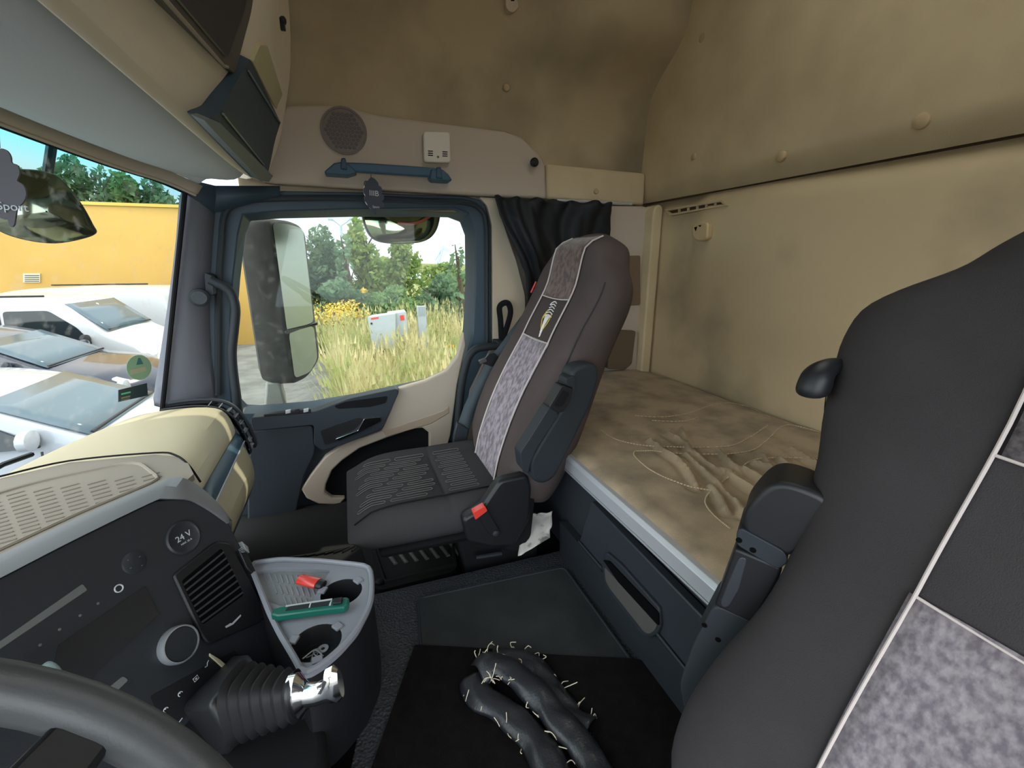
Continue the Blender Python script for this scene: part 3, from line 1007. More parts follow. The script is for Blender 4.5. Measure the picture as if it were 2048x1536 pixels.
ys = [1.60 - 0.62 * k / 10 for k in range(11)]
b = MB()
b.loft([sec_y(far, near, y) for y in ys], False, False)
b.build('passenger_cover', cream, dash, sub=1, solid=0.006, label='cream upper dash cover on the passenger side')
b = MB()
s0 = [far[-1], (-0.366, 0.250), gfar[0]]
s1 = [near[-1], (-0.302, 0.332), gnear[0]]
b.loft([sec_y(s0, s1, y) for y in ys], False, False)
b.build('blue_strip', bluegrey, dash, solid=0.005, label='blue-grey band across the cream dash')
b = MB()
b.tube([Vector((a[0] * (1 - t) + c[0] * t + 0.003, 1.62 - 0.62 * t, a[1] * (1 - t) + c[1] * t)) for a, c, t in [(gfar[0], gnear[0], k / 10) for k in range(11)]], 0.0025, 6)
b.build('bright_line', alu, dash)
b = MB()
b.loft([sec_y(gfar, gnear, y) for y in ys], False, False)
glv = b.build('glovebox_lid', cream, dash, sub=1, solid=0.006, label='cream glovebox lid')
b = MB()
b.loft([[sec_y(gfar, gnear, y)[-1], sec_y(gfar, gnear, y)[-1] + Vector((-0.006, 0, -0.018)), Vector((-0.43, y, 0.0)), Vector((-0.56, y, -0.13)), Vector((-0.79, y, -0.15))] for y in [1.62] + ys], False, False)
b.build('lower_panel', dark, dash, solid=0.004)
# louvred vent wrapped round the door end of the dash
vo = [(-0.56, 0.372), (-0.50, 0.376), (-0.445, 0.372), (-0.400, 0.356), (-0.372, 0.325), (-0.355, 0.285), (-0.342, 0.235), (-0.338, 0.205), (-0.345, 0.192)]
b = MB()
b.tube(cat([(x, 1.648, z) for x, z in vo], 4), 0.007, 8)
b.tube(cat([(x - 0.006, 1.600, z - 0.006) for x, z in vo], 4), 0.003, 8)
vent = b.build('end_vent', seal, dash, label='dark louvred vent at the door end of the dash')
b = MB()
b.loft([[Vector((x - 0.014, y, z - 0.014)) for x, z in vo] for y in (1.596, 1.655)], False, False)
b.build('vent_back', hole, vent, solid=0.002)
vc = cat([(x, 1.625, z) for x, z in vo[2:]], 3)
for p, q in zip(vc[::2], vc[1::2]):
    b = MB()
    t = (q - p).normalized()
    nn = Vector((-t.z, 0, t.x))
    b.prism([p + Vector((0, -0.024, 0)) - nn * 0.012, p + Vector((0, 0.022, 0)) - nn * 0.012, p + Vector((0, 0.022, 0)) - nn * 0.001 + t * 0.005, p + Vector((0, -0.024, 0)) - nn * 0.004 + t * 0.005], t * 0.002)
    b.build('louvre', hoodm, vent)

# centre section: tan tray top, hood and driver-facing fascia
F1, F0 = P(307, 1002, 'Z', 0.40), P(0, 1155, 'Z', 0.40)
FT = (F1 - F0).normalized()
FH = Vector((FT.y, -FT.x, 0))
FA = math.radians(24)
FN = (FH * math.cos(FA) + Vector((0, 0, 1)) * math.sin(FA)).normalized()
FU = FN.cross(FT)
if FU.z < 0:
    FU = -FU


def fs(pts, off=0.0):
    return [PR(x, y, F1 + FN * off, FN) for x, y in pts]


def topz(x, y):
    d = -(Vector((x, y, 0)) - Vector((F1.x, F1.y, 0))).dot(FH)
    return 0.402 + 0.0 * d


seam = [P(0, 957, 'Z', 0.402), P(140, 925, 'Z', 0.402), P(310, 909, 'Z', 0.402), P(352, 914, 'Z', 0.401), P(378, 934, 'Z', 0.394), P(402, 968, 'Z', 0.36)]
hood_out = [P(325, 962, 'Z', 0.408), P(160, 1035, 'Z', 0.408), P(0, 1112, 'Z', 0.408), P(-140, 1185, 'Z', 0.408), P(-400, 1330, 'Z', 0.408)]
b = MB()
ol = [(p.x, p.y) for p in seam[:5]] + [(seam[4].x + 0.025, seam[4].y - 0.06)] + [(p.x, p.y) for p in [P(366, 958, 'Z', 0.41)] + hood_out] + [(-0.80, 0.1), (-0.84, 0.6), (-0.82, 1.0)]
b.plate(ol, [], lambda x, y: (x, y, topz(x, y)), (0, 0, -0.012))
ct = b.build('centre_top', pad, dash, ang=60, label='tan top of the centre dash')
b = MB()
b.tube(cat([p + Vector((0, 0, 0.004)) for p in seam], 5), 0.0022, 6)
b.build('seam_line', blackm, dash)
# recessed tray floor with short ribs
tp = [(0, 990), (60, 972), (130, 955), (250, 930), (282, 930), (322, 962), (160, 1030), (0, 1105), (-120, 1160), (-140, 1040)]
b = MB()
b.tube([Vector((p.x, p.y, topz(p.x, p.y) + 0.001)) for p in resample(rnd(PL(tp, 'Z', 0.399), 0.02, 5), 50)], 0.0035, 6, closed=True)
b.build('tray_rim', pad, ct)
b = MB()
u0 = P(0, 990, 'Z', 0.379)
for bank in range(7):
    for k in range(14):
        x = -40 + bank * 54 + k * 3.2
        y = 1004 - bank * 7.5 + k * 7.4
        if x < 0 and bank == 0:
            pass
        a = P(x, y, 'Z', 0.398)
        c = P(x + 36, y - 10, 'Z', 0.398)
        lim = -(Vector((a.x, a.y, 0)) - Vector((F1.x, F1.y, 0))).dot(FH)
        lim2 = -(Vector((c.x, c.y, 0)) - Vector((F1.x, F1.y, 0))).dot(FH)
        if min(lim, lim2) < 0.06:
            continue
        a.z, c.z = topz(a.x, a.y) + 0.0004, topz(c.x, c.y) + 0.0004
        b.tube([a, c], 0.0022, 6, flat=0.8, upv=(0, 0, 1))
b.build('tray_ribs', M('rib_grey', (128, 121, 110), 0.7), ct, kind='stuff', label='rows of short moulded ribs')
# hood band around the fascia
outer = hood_out[::-1][1:] + [P(348, 955, 'Z', 0.409), P(368, 958, 'Z', 0.410)] + fs([(390, 968), (412, 985), (438, 1010), (463, 1042)], -0.012)
inner = fs([(-140, 1225), (0, 1155), (150, 1078), (307, 1002), (330, 997), (349, 997), (384, 1000), (422, 1021), (457, 1046)], 0.004)
outer = cat(outer, 4)
inner = cat(inner, 4)


oo, ii = resample(outer, 40), resample(inner, 40)
b = MB()
b.loft([[p + Vector((-0.005, 0, -0.03)) for p in oo], oo, [p.lerp(q, 0.6) + Vector((0, 0, 0.006)) for p, q in zip(oo, ii)], ii, [q - FN * 0.012 for q in ii]], False, False)
b.build('fascia_hood', hoodm, dash, solid=0.003, label='grey hood edge around the centre console face')
fpx = [(-140, 1225), (0, 1155), (150, 1078), (307, 1002), (349, 997), (384, 1000), (422, 1021), (457, 1045), (480, 1090), (516, 1150), (540, 1235), (600, 1350), (640, 1430), (650, 1600), (600, 1800), (-140, 1900)]
b = MB()
b.prism(fs(fpx), -FN * 0.06)
fa = b.build('fascia', fasc, dash, bevel=0.003, label='dark centre console face turned to the driver')
# 24 V socket cover
b = MB()
q = fs([(365, 1076)])[0]
b.lathe([(0.030, 0), (0.030, 0.004), (0.027, 0.006), (0.024, 0.004), (0.0, 0.004)], q, FN, 28)
so = b.build('socket_cover', fasc, dash, label='round 24 V socket cover')
text('lettering', '24 V', 0.015, q + FN * 0.0048 + FU * 0.002, FT, FU, icon, so, 0.0003)
text('lettering', 'MAX. 25 A', 0.0045, q + FN * 0.0048 - FU * 0.009, FT, FU, icon, so, 0.0003)
# small round button, ring
b = MB()
q = fs([(268, 1125)])[0]
b.lathe([(0.018, 0), (0.018, 0.0015), (0.015, 0.0028), (0, 0.0028)], q, FN, 24)
rb = b.build('round_button', fasc, dash)
b = MB()
for a, r_ in ((0.4, .010), (2.2, .011), (3.6, .010), (5.2, .012)):
    o_ = q + (FT * math.cos(a) + FU * math.sin(a)) * r_ + FN * 0.003
    b.box(o_, (0.002, 0.002, 0.0006))
    b.build('pale_mark', greystrip, rb)
    b = MB()
b = MB()
q = fs([(237, 1177)])[0]
b.tube([q + FN * 0.001 + (FT * math.cos(2 * math.pi * k / 20) + FU * math.sin(2 * math.pi * k / 20)) * 0.0055 for k in range(20)], 0.0011, 6, closed=True)
b.build('ring_mark', icon, dash)
# air vent module on the right of the fascia
b = MB()
b.prism(rnd(fs([(346, 1150), (432, 1082), (462, 1086), (505, 1165), (534, 1230), (520, 1246), (418, 1290), (402, 1270)], 0.006), 0.008, 3), -FN * 0.012)
vm = b.build('air_vent', black, dash, bevel=0.003)
b = MB()
b.prism(rnd(fs([(363, 1162), (443, 1096), (488, 1190), (405, 1250)], 0.0065), 0.005, 3), -FN * 0.002)
b.build('vent_mouth', hole, vm)
for k in range(8):
    t = (k + 0.6) / 8.2
    a = (363 + (405 - 363) * t, 1162 + (1250 - 1162) * t)
    c = (443 + (488 - 443) * t, 1096 + (1190 - 1096) * t)
    b = MB()
    e = fs([a, c], 0.0075)
    b.prism([e[0], e[1], e[1] - FU * 0.003 + FN * 0.001, e[0] - FU * 0.003 + FN * 0.001], FN * 0.001)
    b.build('vent_slat', dark, vm)
b = MB()
e = fs([(450, 1253), (461, 1246), (463, 1247), (481, 1229), (482, 1232), (466, 1249), (452, 1256)], 0.0068)
b.prism(e, FN * 0.0006)
b.build('slider_mark', icon, vm)
for pts in ([(484, 1082), (497, 1093), (500, 1106), (490, 1098)], [(478, 1100), (494, 1104), (512, 1142), (506, 1148), (494, 1136)]):
    b = MB()
    b.prism(fs(pts, 0.010), -FN * 0.02)
    b.build('edge_switch', hoodm if pts[0][0] == 484 else black, dash, bevel=0.0015)
b = MB()
for k in range(4):
    e = fs([(477 + k * 2, 1100 - k * 1.5 + k * 3), (485 + k * 1.6, 1094 + k * 3.2)], 0.0106)
    b.tube(e, 0.0004, 4)
    b.build('pale_mark', icon, fa)
    b = MB()
# display and strips
b = MB()
b.prism(fs([(118, 1290), (290, 1172), (318, 1228), (152, 1385), (100, 1360)], 0.002), -FN * 0.003)
b.build('display', M('screen', (30, 34, 40), 0.25, coat=0.2), dash)
b = MB()
b.prism(rnd(fs([(-60, 1322), (0, 1283), (165, 1168), (175, 1180), (0, 1298), (-60, 1338)], 0.0015), 0.002, 2), -FN * 0.002)
b.build('slot_strip', greystrip, dash, label='long grey slot strip')
b = MB()
b.prism(rnd(fs([(202, 1388), (246, 1352), (257, 1360), (215, 1400)], 0.0015), 0.003, 2), -FN * 0.002)
b.build('slot_strip', greystrip, dash, label='short grey slot strip')
b = MB()
for x, y in ((196, 1207), (160, 1231), (119, 1259), (80, 1290)):
    b.lathe([(0.002, 0.0004), (0.0, 0.001)], fs([(x, y)])[0], FN, 8)
    b.build('button_dot', greystrip, dash)
    b = MB()
# chrome ringed rotary knob
q = fs([(352, 1290)])[0]
b = MB()
b.lathe([(0.0295, 0), (0.0300, 0.010), (0.0285, 0.016), (0.0265, 0.0165), (0.0262, 0.013)], q, FN, 40, False)
kn = b.build('rotary_ring', M('ring_metal', (176, 180, 186), 0.32, metal=0.6), dash, label='chrome ringed rotary knob')
b = MB()
b.lathe([(0.0268, 0.012), (0.025, 0.0145), (0.0, 0.015)], q, FN, 32)
b.build('knob_face', fasc, kn)
# curved bright switch and printed icons
b = MB()
e = fs([(420, 1306), (440, 1318), (455, 1331), (465, 1343), (460, 1347), (447, 1336), (434, 1324), (420, 1312)], 0.004)
b.prism(e, -FN * 0.004)
b.build('curved_switch', M('bright_switch', (196, 190, 160), 0.4), dash, bevel=0.001)
for k, (x, y) in enumerate([(414, 1328), (392, 1357), (361, 1388), (440, 1352), (412, 1381), (387, 1411), (332, 1420), (360, 1444)]):
    a = fs([(x, y)], 0.0008)[0]
    b = MB()
    if k % 4 == 0:
        b.tube([a + FT * dx * 0.001 + FU * dy * 0.001 for dx, dy in ((-5, -2), (-1, -3), (1, 1), (5, 3))], 0.0007, 5)
    elif k % 4 == 1:
        b.tube([a + FT * dx * 0.001 + FU * dy * 0.001 for dx, dy in ((-4, -3), (4, -3), (4, 3), (-4, 3))], 0.0007, 5, closed=True)
        b.box(a, (0.003, 0.003, 0.001))
    elif k % 4 == 2:
        b.tube([a + (FT * math.cos(t) + FU * math.sin(t)) * 0.0035 for t in [i * 0.5 for i in range(9)]], 0.0007, 5)
        b.box(a + FU * 0.002, (0.002, 0.002, 0.001))
    else:
        b.tube([a - FT * 0.005, a + FT * 0.005 + FU * 0.002], 0.0009, 5)
        b.tube([a - FT * 0.002 - FU * 0.002, a - FT * 0.002 + FU * 0.004], 0.0007, 5)
    b.build('printed_symbol', icon, dash)
# key pads between symbols
for (pts) in ([(300, 1392), (470, 1300), (500, 1345), (330, 1462)],):
    b = MB()
    b.prism(rnd(fs(pts, 0.0005), 0.004, 3), -FN * 0.003)
    b.build('key_field', black, fa)
# big round dial at the bottom
q = fs([(425, 1515)])[0]
b = MB()
b.lathe([(0.042, 0), (0.043, 0.006), (0.041, 0.009), (0.037, 0.009), (0.035, 0.004), (0.0, 0.004)], q, FN, 40)
b.build('round_dial', black, dash)
b = MB()
b.tube([q + FN * 0.0095 + (FT * math.cos(2 * math.pi * k / 40) + FU * math.sin(2 * math.pi * k / 40)) * 0.0395 for k in range(40)], 0.0012, 6, closed=True)
b.build('dial_rim', hoodm, dash)

b = MB()
b.prism(rnd([(-0.50, 0.30, 0), (-0.12, 0.40, 0), (-0.085, 0.60, 0), (-0.12, 0.70, 0), (-0.40, 0.90, 0)], 0.05, 4), (0, 0, 0.085))
b.build('console_foot', blackm, dash, bevel=0.02, seg=3)

# gear / brake lever: rubber bellows and chrome grip
lev = thing('brake_lever', fs([(520, 1400)])[0], 'lever with black rubber bellows and a chrome grip below the cup holders', 'lever')
A0 = CAM + ray(478, 1404) * 0.80
A1 = CAM + ray(668, 1384) * 0.74
A2 = fs([(470, 1404)])[0]
ax = (A1 - A0).normalized()
su = (FU - ax * FU.dot(ax)).normalized()
sw = ax.cross(su)
b = MB()
rings = []
L0 = (A1 - A0).length * 0.60
for k in range(13):
    t = k / 12
    base = 1 - 0.36 * t
    r_ = base * (1.0 if k % 2 == 0 else 0.84)
    rings.append([A0 + ax * (L0 * t) + (su * (math.copysign(abs(math.cos(a)) ** 0.6, math.cos(a)) * 0.046) + sw * (math.copysign(abs(math.sin(a)) ** 0.6, math.sin(a)) * 0.036)) * r_ for a in [2 * math.pi * i / 28 for i in range(28)]])
b.loft(rings)
b.build('bellows', M('bellows_rubber', (26, 27, 29), 0.5, spec=0.4), lev, ang=50)
b = MB()
b.loft([[c_ + (FT * x + FU * z) for x, z in ((-w_, -w_), (w_, -w_), (w_, w_), (-w_, w_))] for c_, w_ in ((A2 - FN * 0.03, 0.056), (A2.lerp(A0, 0.6), 0.046), (A0 + ax * 0.004, 0.034))])
b.build('lever_base', black, lev, bevel=0.01, seg=3)
b = MB()
b.loft([[A0 + ax * h + (su * math.cos(a) * ra + sw * math.sin(a) * rb_) for a in [2 * math.pi * i / 20 for i in range(20)]] for h, ra, rb_ in ((L0 - 0.004, 0.030, 0.018), (L0 + 0.006, 0.031, 0.019), (L0 + 0.012, 0.022, 0.014), (L0 + 0.016, 0.016, 0.012))])
b.build('collar', chrome, lev)
b = MB()
b.loft([[A0 + ax * h + su * (math.cos(a) * ra + off) + sw * math.sin(a) * rb_ for a in [2 * math.pi * i / 20 for i in range(20)]] for h, ra, rb_, off in ((L0 + 0.010, 0.016, 0.013, 0.0), (L0 + 0.028, 0.014, 0.012, 0.0), (L0 + 0.040, 0.015, 0.012, 0.004), (L0 + 0.046, 0.024, 0.012, 0.010), (L0 + 0.056, 0.026, 0.011, 0.012), (L0 + 0.062, 0.020, 0.007, 0.012))])
b.build('grip', chrome, lev, label='chrome lever grip')

# steering wheel and stalk
WC = Vector((-0.224, 0.09, 0.551))
tau = 0.63
WN = Vector((math.sin(tau), 0, math.cos(tau)))
WA = Vector((math.cos(tau), 0, -math.sin(tau)))
WB = Vector((0, 1, 0))
sw_ = thing('steering_wheel', WC - WN * 0.08, 'dark leather steering wheel in the near corner by the dashboard', 'steering wheel')
b = MB()
b.tube([WC + (WA * math.cos(2 * math.pi * k / 64) + WB * math.sin(2 * math.pi * k / 64)) * 0.225 for k in range(64)], 0.0165, 14, closed=True)
b.build('rim', wheelm, sw_)
b = MB()
b.lathe([(0.0, -0.05), (0.06, -0.05), (0.075, -0.03), (0.07, -0.015), (0.0, -0.01)], WC, WN, 28)
b.build('hub', black, sw_, bevel=0.003)
for a in (0.25, math.pi - 0.25 + 0.0, math.pi * 1.5):
    d = WB * math.cos(a) + WA * math.sin(a)
    b = MB()
    b.loft([[WC + d * r_ + WN * h + (WN.cross(d)) * wv * sx for sx, h in ((-1, h0), (1, h0), (1, h0 - 0.014), (-1, h0 - 0.014))] for r_, wv, h0 in ((0.05, 0.030, -0.02), (0.13, 0.022, -0.012), (0.218, 0.018, 0.004))])
    b.build('spoke', black, sw_, bevel=0.004)
b = MB()
s0_ = fs([(40, 1392)], 0.06)[0]
s1_ = fs([(104, 1344)], 0.06)[0]
b.tube(cat([s0_, s0_.lerp(s1_, 0.5), s1_, s1_ + (s1_ - s0_) * 0.15], 4), [0.009, 0.010, 0.011, 0.012, 0.0135, 0.014, 0.0145, 0.015, 0.015, 0.0148, 0.014, 0.012, 0.007], 14)
b.build('column_stalk', M('stalk_grey', (110, 124, 124), 0.45), label='grey rounded column stalk above the steering wheel rim', category='stalk')

# ------------------------------------------------------------------ cup holder tray
TZ = 0.20
to = [(500, 1131), (515, 1127), (560, 1121), (640, 1124), (700, 1130), (733, 1134), (741, 1141), (744, 1165), (744, 1190), (740, 1215), (715, 1262), (682, 1300), (642, 1334), (607, 1352), (590, 1320), (560, 1270), (540, 1230), (520, 1180)]
tray = thing('cup_holder_console', (-0.1, 0.8, 0.0), 'grey cup holder tray on a dark stand beside the centre dash', 'cup holder')
toz = [P(x, y, 'Z', TZ) for x, y in to]
c1, c2 = P(683, 1184, 'Z', TZ), P(633, 1284, 'Z', TZ)
r1, r2 = 0.0375, 0.0395


def circ(c, r, m=32):
    return [(c.x + r * math.cos(2 * math.pi * k / m), c.y + r * math.sin(2 * math.pi * k / m)) for k in range(m)]


b = MB()
tor = rnd(toz, 0.01, 2)
rec = rnd([P(x, y, 'Z', TZ) for x, y in [(512, 1142), (560, 1135), (620, 1137), (662, 1139), (640, 1172), (622, 1208), (560, 1212), (528, 1200), (515, 1170)]], 0.006, 3)
b.plate([(p.x, p.y) for p in tor], [circ(c1, r1), circ(c2, r2), [(p.x, p.y) for p in rec]], lambda x, y: (x, y, TZ), (0, 0, -0.010))
b.build('tray', traym, tray, bevel=0.0015, label='light grey tray with two cup holes')
b = MB()
b.tube([p + Vector((0, 0, 0.003)) for p in resample(tor + [tor[0]], 60)[:-1]], 0.005, 8, closed=True, flat=1.1)
b.build('rim', traym, tray)
b = MB()
b.prism([p - Vector((0, 0, 0.009)) for p in rec], (0, 0, -0.004))
tm = b.build('ribbed_mat', traymat, tray)
b = MB()
for i in range(9):
    for j in range(3):
        x0, y0 = 528 + i * 11 + j * 20, 1146 + i * 1.0 + j * 24
        a, c = P(x0, y0, 'Z', TZ - 0.0085), P(x0 + 6, y0 + 17, 'Z', TZ - 0.0085)
        if x0 < 516 or x0 + 6 > 655 - j * 14 - 4:
            continue
        b.tube([a, c], 0.0017, 6, flat=0.7, upv=(0, 0, 1))
        b.build('mat_rib', traym, tm)
        b = MB()
for c, r, dp_ in ((c1, r1, 0.074), (c2, r2, 0.034)):
    b = MB()
    b.lathe([(r, 0.0), (r * 0.97, -0.004), (r * 0.90, -dp_ + 0.004), (r * 0.84, -dp_), (0, -dp_)], (c.x, c.y, TZ - 0.001), (0, 0, 1), 32, False)
    cp = b.build('cup_well', black, tray)
    b = MB()
    for k in range(3):
        a = 0.6 + k * 2.1
        d = Vector((math.cos(a), math.sin(a), 0))
        pz = Vector((c.x, c.y, TZ + 0.001)) + d * (r * 1.0)
        b.box(pz, (0.014, 0.016, 0.005), Matrix.Rotation(a, 3, 'Z'))
        b.build('cup_clip', traym, cp, bevel=0.0012)
        b = MB()
b = MB()
body_t = [Vector((p.x, p.y, TZ - 0.011)) for p in tor]
cen = sum(body_t, Vector()) / len(body_t)
b.loft([[cen + (p - cen) * k + Vector((0, 0, dz)) for p in body_t] for k, dz in ((0.99, 0), (1.0, -0.03), (1.02, -0.12), (1.03, -0.188))], True, False)
b.build('stand', black, tray, ang=40, label='dark lower stand')
b = MB()
b.prism([fs([(600, 1350)])[0], fs([(614, 1420)])[0], fs([(570, 1560)])[0], Vector((-0.10, 0.45, 0.0)), Vector((-0.05, 0.66, 0.0))], Vector((-0.10, -0.04, 0)))
b.build('dash_side', black, dash)

# lighter, knife, washer and clips
li = thing('lighter', P(628, 1160, 'Z', TZ), 'red plastic cigarette lighter lying on the ribbed tray mat', 'lighter')
e0, e1 = P(601, 1158, 'Z', TZ + 0.006), P(655, 1172, 'Z', TZ + 0.004)
d = (e1 - e0).normalized()
sd = Vector((-d.y, d.x, 0)).normalized()
b = MB()
b.loft([[e0 + d * h + (sd * math.cos(a) * 0.0125 + Vector((0, 0, 1)) * math.sin(a) * 0.0075) * k for a in [2 * math.pi * i / 20 for i in range(20)]] for h, k in ((-0.002, 0.85), (0.0, 1), (0.040, 1), (0.041, 0.97))])
b.build('body', red, li)
b = MB()
b.loft([[e0 + d * h + (sd * math.cos(a) * 0.0115 + Vector((0, 0, 1)) * math.sin(a) * 0.0068) * k for a in [2 * math.pi * i / 16 for i in range(16)]] for h, k in ((0.041, 0.95), (0.046, 1), (0.053, 0.9), (0.055, 0.6))])
b.build('hood', black, li)

kf = thing('utility_knife', P(620, 1225, 'Z', TZ), 'green snap-off utility knife lying across the cup holders', 'knife')
k0, k1 = P(545, 1229, 'Z', TZ + 0.012), P(698, 1208, 'Z', TZ + 0.012)
d = (k1 - k0).normalized()
sd = Vector((-d.y, d.x, 0)).normalized()
L = (k1 - k0).length


def kp(u, v, z=0.0):
    return k0 + d * (L * u) + sd * v + Vector((0, 0, z))


b = MB()
b.prism([kp(0, -0.007, -0.007), kp(0.1, -0.012, -0.007), kp(0.78, -0.013, -0.007), kp(0.95, -0.014, -0.007), kp(1.0, -0.008, -0.007), kp(1.0, 0.008, -0.007), kp(0.95, 0.012, -0.007), kp(0.78, 0.011, -0.007), kp(0.1, 0.010, -0.007), kp(0, 0.006, -0.007)], (0, 0, 0.014))
b.build('body', green, kf, bevel=0.003, seg=3)
b = MB()
b.prism([kp(0.18, -0.004, 0.0062), kp(0.74, -0.005, 0.0062), kp(0.76, 0.006, 0.0062), kp(0.2, 0.005, 0.0062)], (0, 0, 0.0018))
b.build('blade_slot', M('slot_dark', (26, 30, 34), 0.4), kf)
b = MB()
b.prism([kp(0.16, 0.006, 0.005), kp(0.77, 0.007, 0.005), kp(0.77, 0.011, 0.005), kp(0.16, 0.009, 0.005)], (0, 0, 0.003))
b.prism([kp(0.745, -0.006, 0.005), kp(0.77, -0.006, 0.005), kp(0.77, 0.008, 0.005), kp(0.745, 0.007, 0.005)], (0, 0, 0.003))
b.build('pale_edge', M('knife_grey', (178, 184, 186), 0.4), kf)
b = MB()
b.box(kp(0.855, 0.0, 0.009), (0.016, 0.013, 0.006), Matrix.Rotation(math.atan2(d.y, d.x), 3, 'Z'))
b.build('slider', black, kf, bevel=0.0015)
b = MB()
b.box(kp(0.49, 0, 0.0085), (0.002, 0.010, 0.001), Matrix.Rotation(math.atan2(d.y, d.x), 3, 'Z'))
b.build('blade_mark', icon, kf)

fz = TZ - 0.0345
c2 = Vector((c2.x - 0.004, c2.y + 0.012, c2.z))
b = MB()
wq = Vector((c2.x + 0.010, c2.y + 0.006, fz))
b.ring([wq + Vector((math.cos(a) * 0.009, math.sin(a) * 0.009, 0)) for a in [2 * math.pi * k / 20 for k in range(20)]], [wq + Vector((math.cos(a) * 0.0035, math.sin(a) * 0.0035, 0)) for a in [2 * math.pi * k / 20 for k in range(20)]], (0, 0, 0.002))
b.build('washer', alu, label='round metal washer lying in the near cup holder', category='washer')
for k, (dx, dy, a, lb) in enumerate([(-0.008, 0.0, 0.5, 'bent wire clip lying leftmost in the near cup holder'), (-0.002, -0.008, 1.3, 'bent wire clip lying in the middle of the near cup holder'), (0.004, -0.010, 2.2, 'bent wire clip lying beside the washer in the near cup holder')]):
    b = MB()
    o_ = Vector((c2.x + dx, c2.y + dy, fz + 0.002 + 0.002 * k))
    b.tube(cat([o_ + Matrix.Rotation(a, 3, 'Z') @ Vector(p) for p in ((-0.014, 0.002, 0), (0.004, 0.004, 0.001), (0.012, 0.001, 0.001), (0.010, -0.003, 0.001), (-0.004, -0.003, 0.001), (-0.010, -0.002, 0.002))], 4), 0.0011, 6)
    b.build('wire_clip', alu, label=lb, category='clip', group='wire clips in the cup holder')

# ------------------------------------------------------------------ seats
SEATP = [(0, .200), (.03, .228), (.08, .245), (.15, .252), (.25, .246), (.34, .232), (.42, .219), (.50, .216), (.57, .222), (.61, .222), (.64, .212), (.665, .190), (.685, .166), (.71, .150), (.735, .135), (.752, .112), (.762, .080), (.768, .040)]


class Seat:
    def __init__(s, base, tilt, yc, wide=1.0):
        s.wide = wide
        s.B = Vector(base)
        s.yc = yc
        s.S = Vector((math.sin(tilt), 0, math.cos(tilt)))
        s.N = Vector((-math.cos(tilt), 0, math.sin(tilt)))

    def mult(s, t):
        if s.wide == 1.0:
            return 1.0
        q = s.wide
        for (a, w), (c, v) in zip(q, q[1:]):
            if t <= c:
                return w + (v - w) * sst(a, c, t)
        return q[-1][1]

    def half(s, t):
        for (a, w), (c, v) in zip(SEATP, SEATP[1:]):
            if t <= c:
                k = (t - a) / (c - a)
                return (w + (v - w) * k) * s.mult(t)
        return SEATP[-1][1]

    def front(s, t, y):
        w = s.half(t)
        u = min(1, abs(y) / w)
        df = 0.055
        hd = sst(0.58, 0.72, t)
        lum = 0.018 * math.sin(min(1, max(0, t / 0.42)) * math.pi) - 0.012 * sst(0.42, 0.6, t) * (1 - hd) + 0.012 * hd
        edge = 1 - 0.9 * sst(0.70, 0.775, t)
        bol = 0.034 * u ** 2.2 * (1 - hd) * sst(0, 0.08, t)
        return (df * edge) * (max(0, 1 - u ** 5)) ** 0.55 - df + lum + bol * (max(0, 1 - u ** 6)) ** 0.5

    lift = 0.0

    def W(s, t, y, d=0.0):
        t = t + s.lift * sst(0.565, 0.66, t)
        return s.B + s.S * t + Vector((0, y, 0)) + s.N * d

    def back(s, name, mat, parent):
        mb = MB()
        rings = []
        ts = []
        for (a, _), (c, _) in zip(SEATP, SEATP[1:]):
            ts += [a, (a + c) / 2]
        ts += [0.768]
        for t in ts:
            w = s.half(t)
            r_ = []
            m = 30
            for k in range(m + 1):
                y = -w * math.cos(math.pi * k / m)
                r_.append(s.W(t, y, s.front(t, y)))
            th = 0.11 - 0.035 * sst(0.55, 0.76, t)
            for k in range(1, m):
                y = w * math.cos(math.pi * k / m)
                u = abs(y) / w
                r_.append(s.W(t, y, -0.055 - th * (1 - u ** 4) ** 0.5))
            rings.append(r_)
        mb.loft(rings)
        return mb.build(name, mat, parent, sub=1, ang=70)

    def patch(s, name, mat, parent, t0, t1, y0, y1, off=0.003, m=14, n=10, **k_):
        mb = MB()
        rows = []
        for i in range(m + 1):
            t = t0 + (t1 - t0) * i / m
            rows.append([s.W(t, yy, s.front(t, yy) + off) for yy in [((y0 + (y1 - y0) * j / n)) * min(1, s.half(t) * 0.95 / max(abs(y0), abs(y1))) for j in range(n + 1)]])
        mb.loft(rows, False, False)
        return mb.build(name, mat, parent, solid=0.002, ang=80, **k_)

    def line(s, pts, r=0.0024, off=0.005):
        return [s.W(t, y, s.front(t, y) + off) for t, y in pts]


PB = Vector((0.352, 1.215, 0.195))
pt = thing('passenger_seat', (0.2, 1.215, -0.14), 'passenger seat by the door with a brown-grey cover and an embroidered emblem', 'seat')
ps = Seat(PB, math.atan(.29 / .666), 1.215)
pb = ps.back('backrest', fabric, pt)
ps.patch('velour_panel', velour, pb, 0.0, 0.425, -0.098, 0.098, label='pale lilac velour panel')
ps.patch('plain_panel', M('plain_panel_cloth', (76, 68, 66), 0.95, spec=0.08), pb, 0.425, 0.557, -0.092, 0.092, label='plain dark panel with the emblem')
ps.patch('velour_panel', velourb, pb, 0.557, 0.752, -0.088, 0.088, label='brown velour panel on the head end')
for sgn in (-1, 1):
    b = MB()
    b.tube(ps.line([(t, sgn * (0.099 - 0.012 * t)) for t in [0.75 * k / 30 for k in range(31)]]), 0.0024, 6)
    b.build('piping', pipe, pb)
    b = MB()
    b.tube(ps.line([(0.02 + 0.6 * k / 30, sgn * ps.half(0.02 + 0.6 * k / 30) * 0.93) for k in range(31)], off=0.001), 0.0020, 6)
    b.build('side_seam', fabricd, pb)
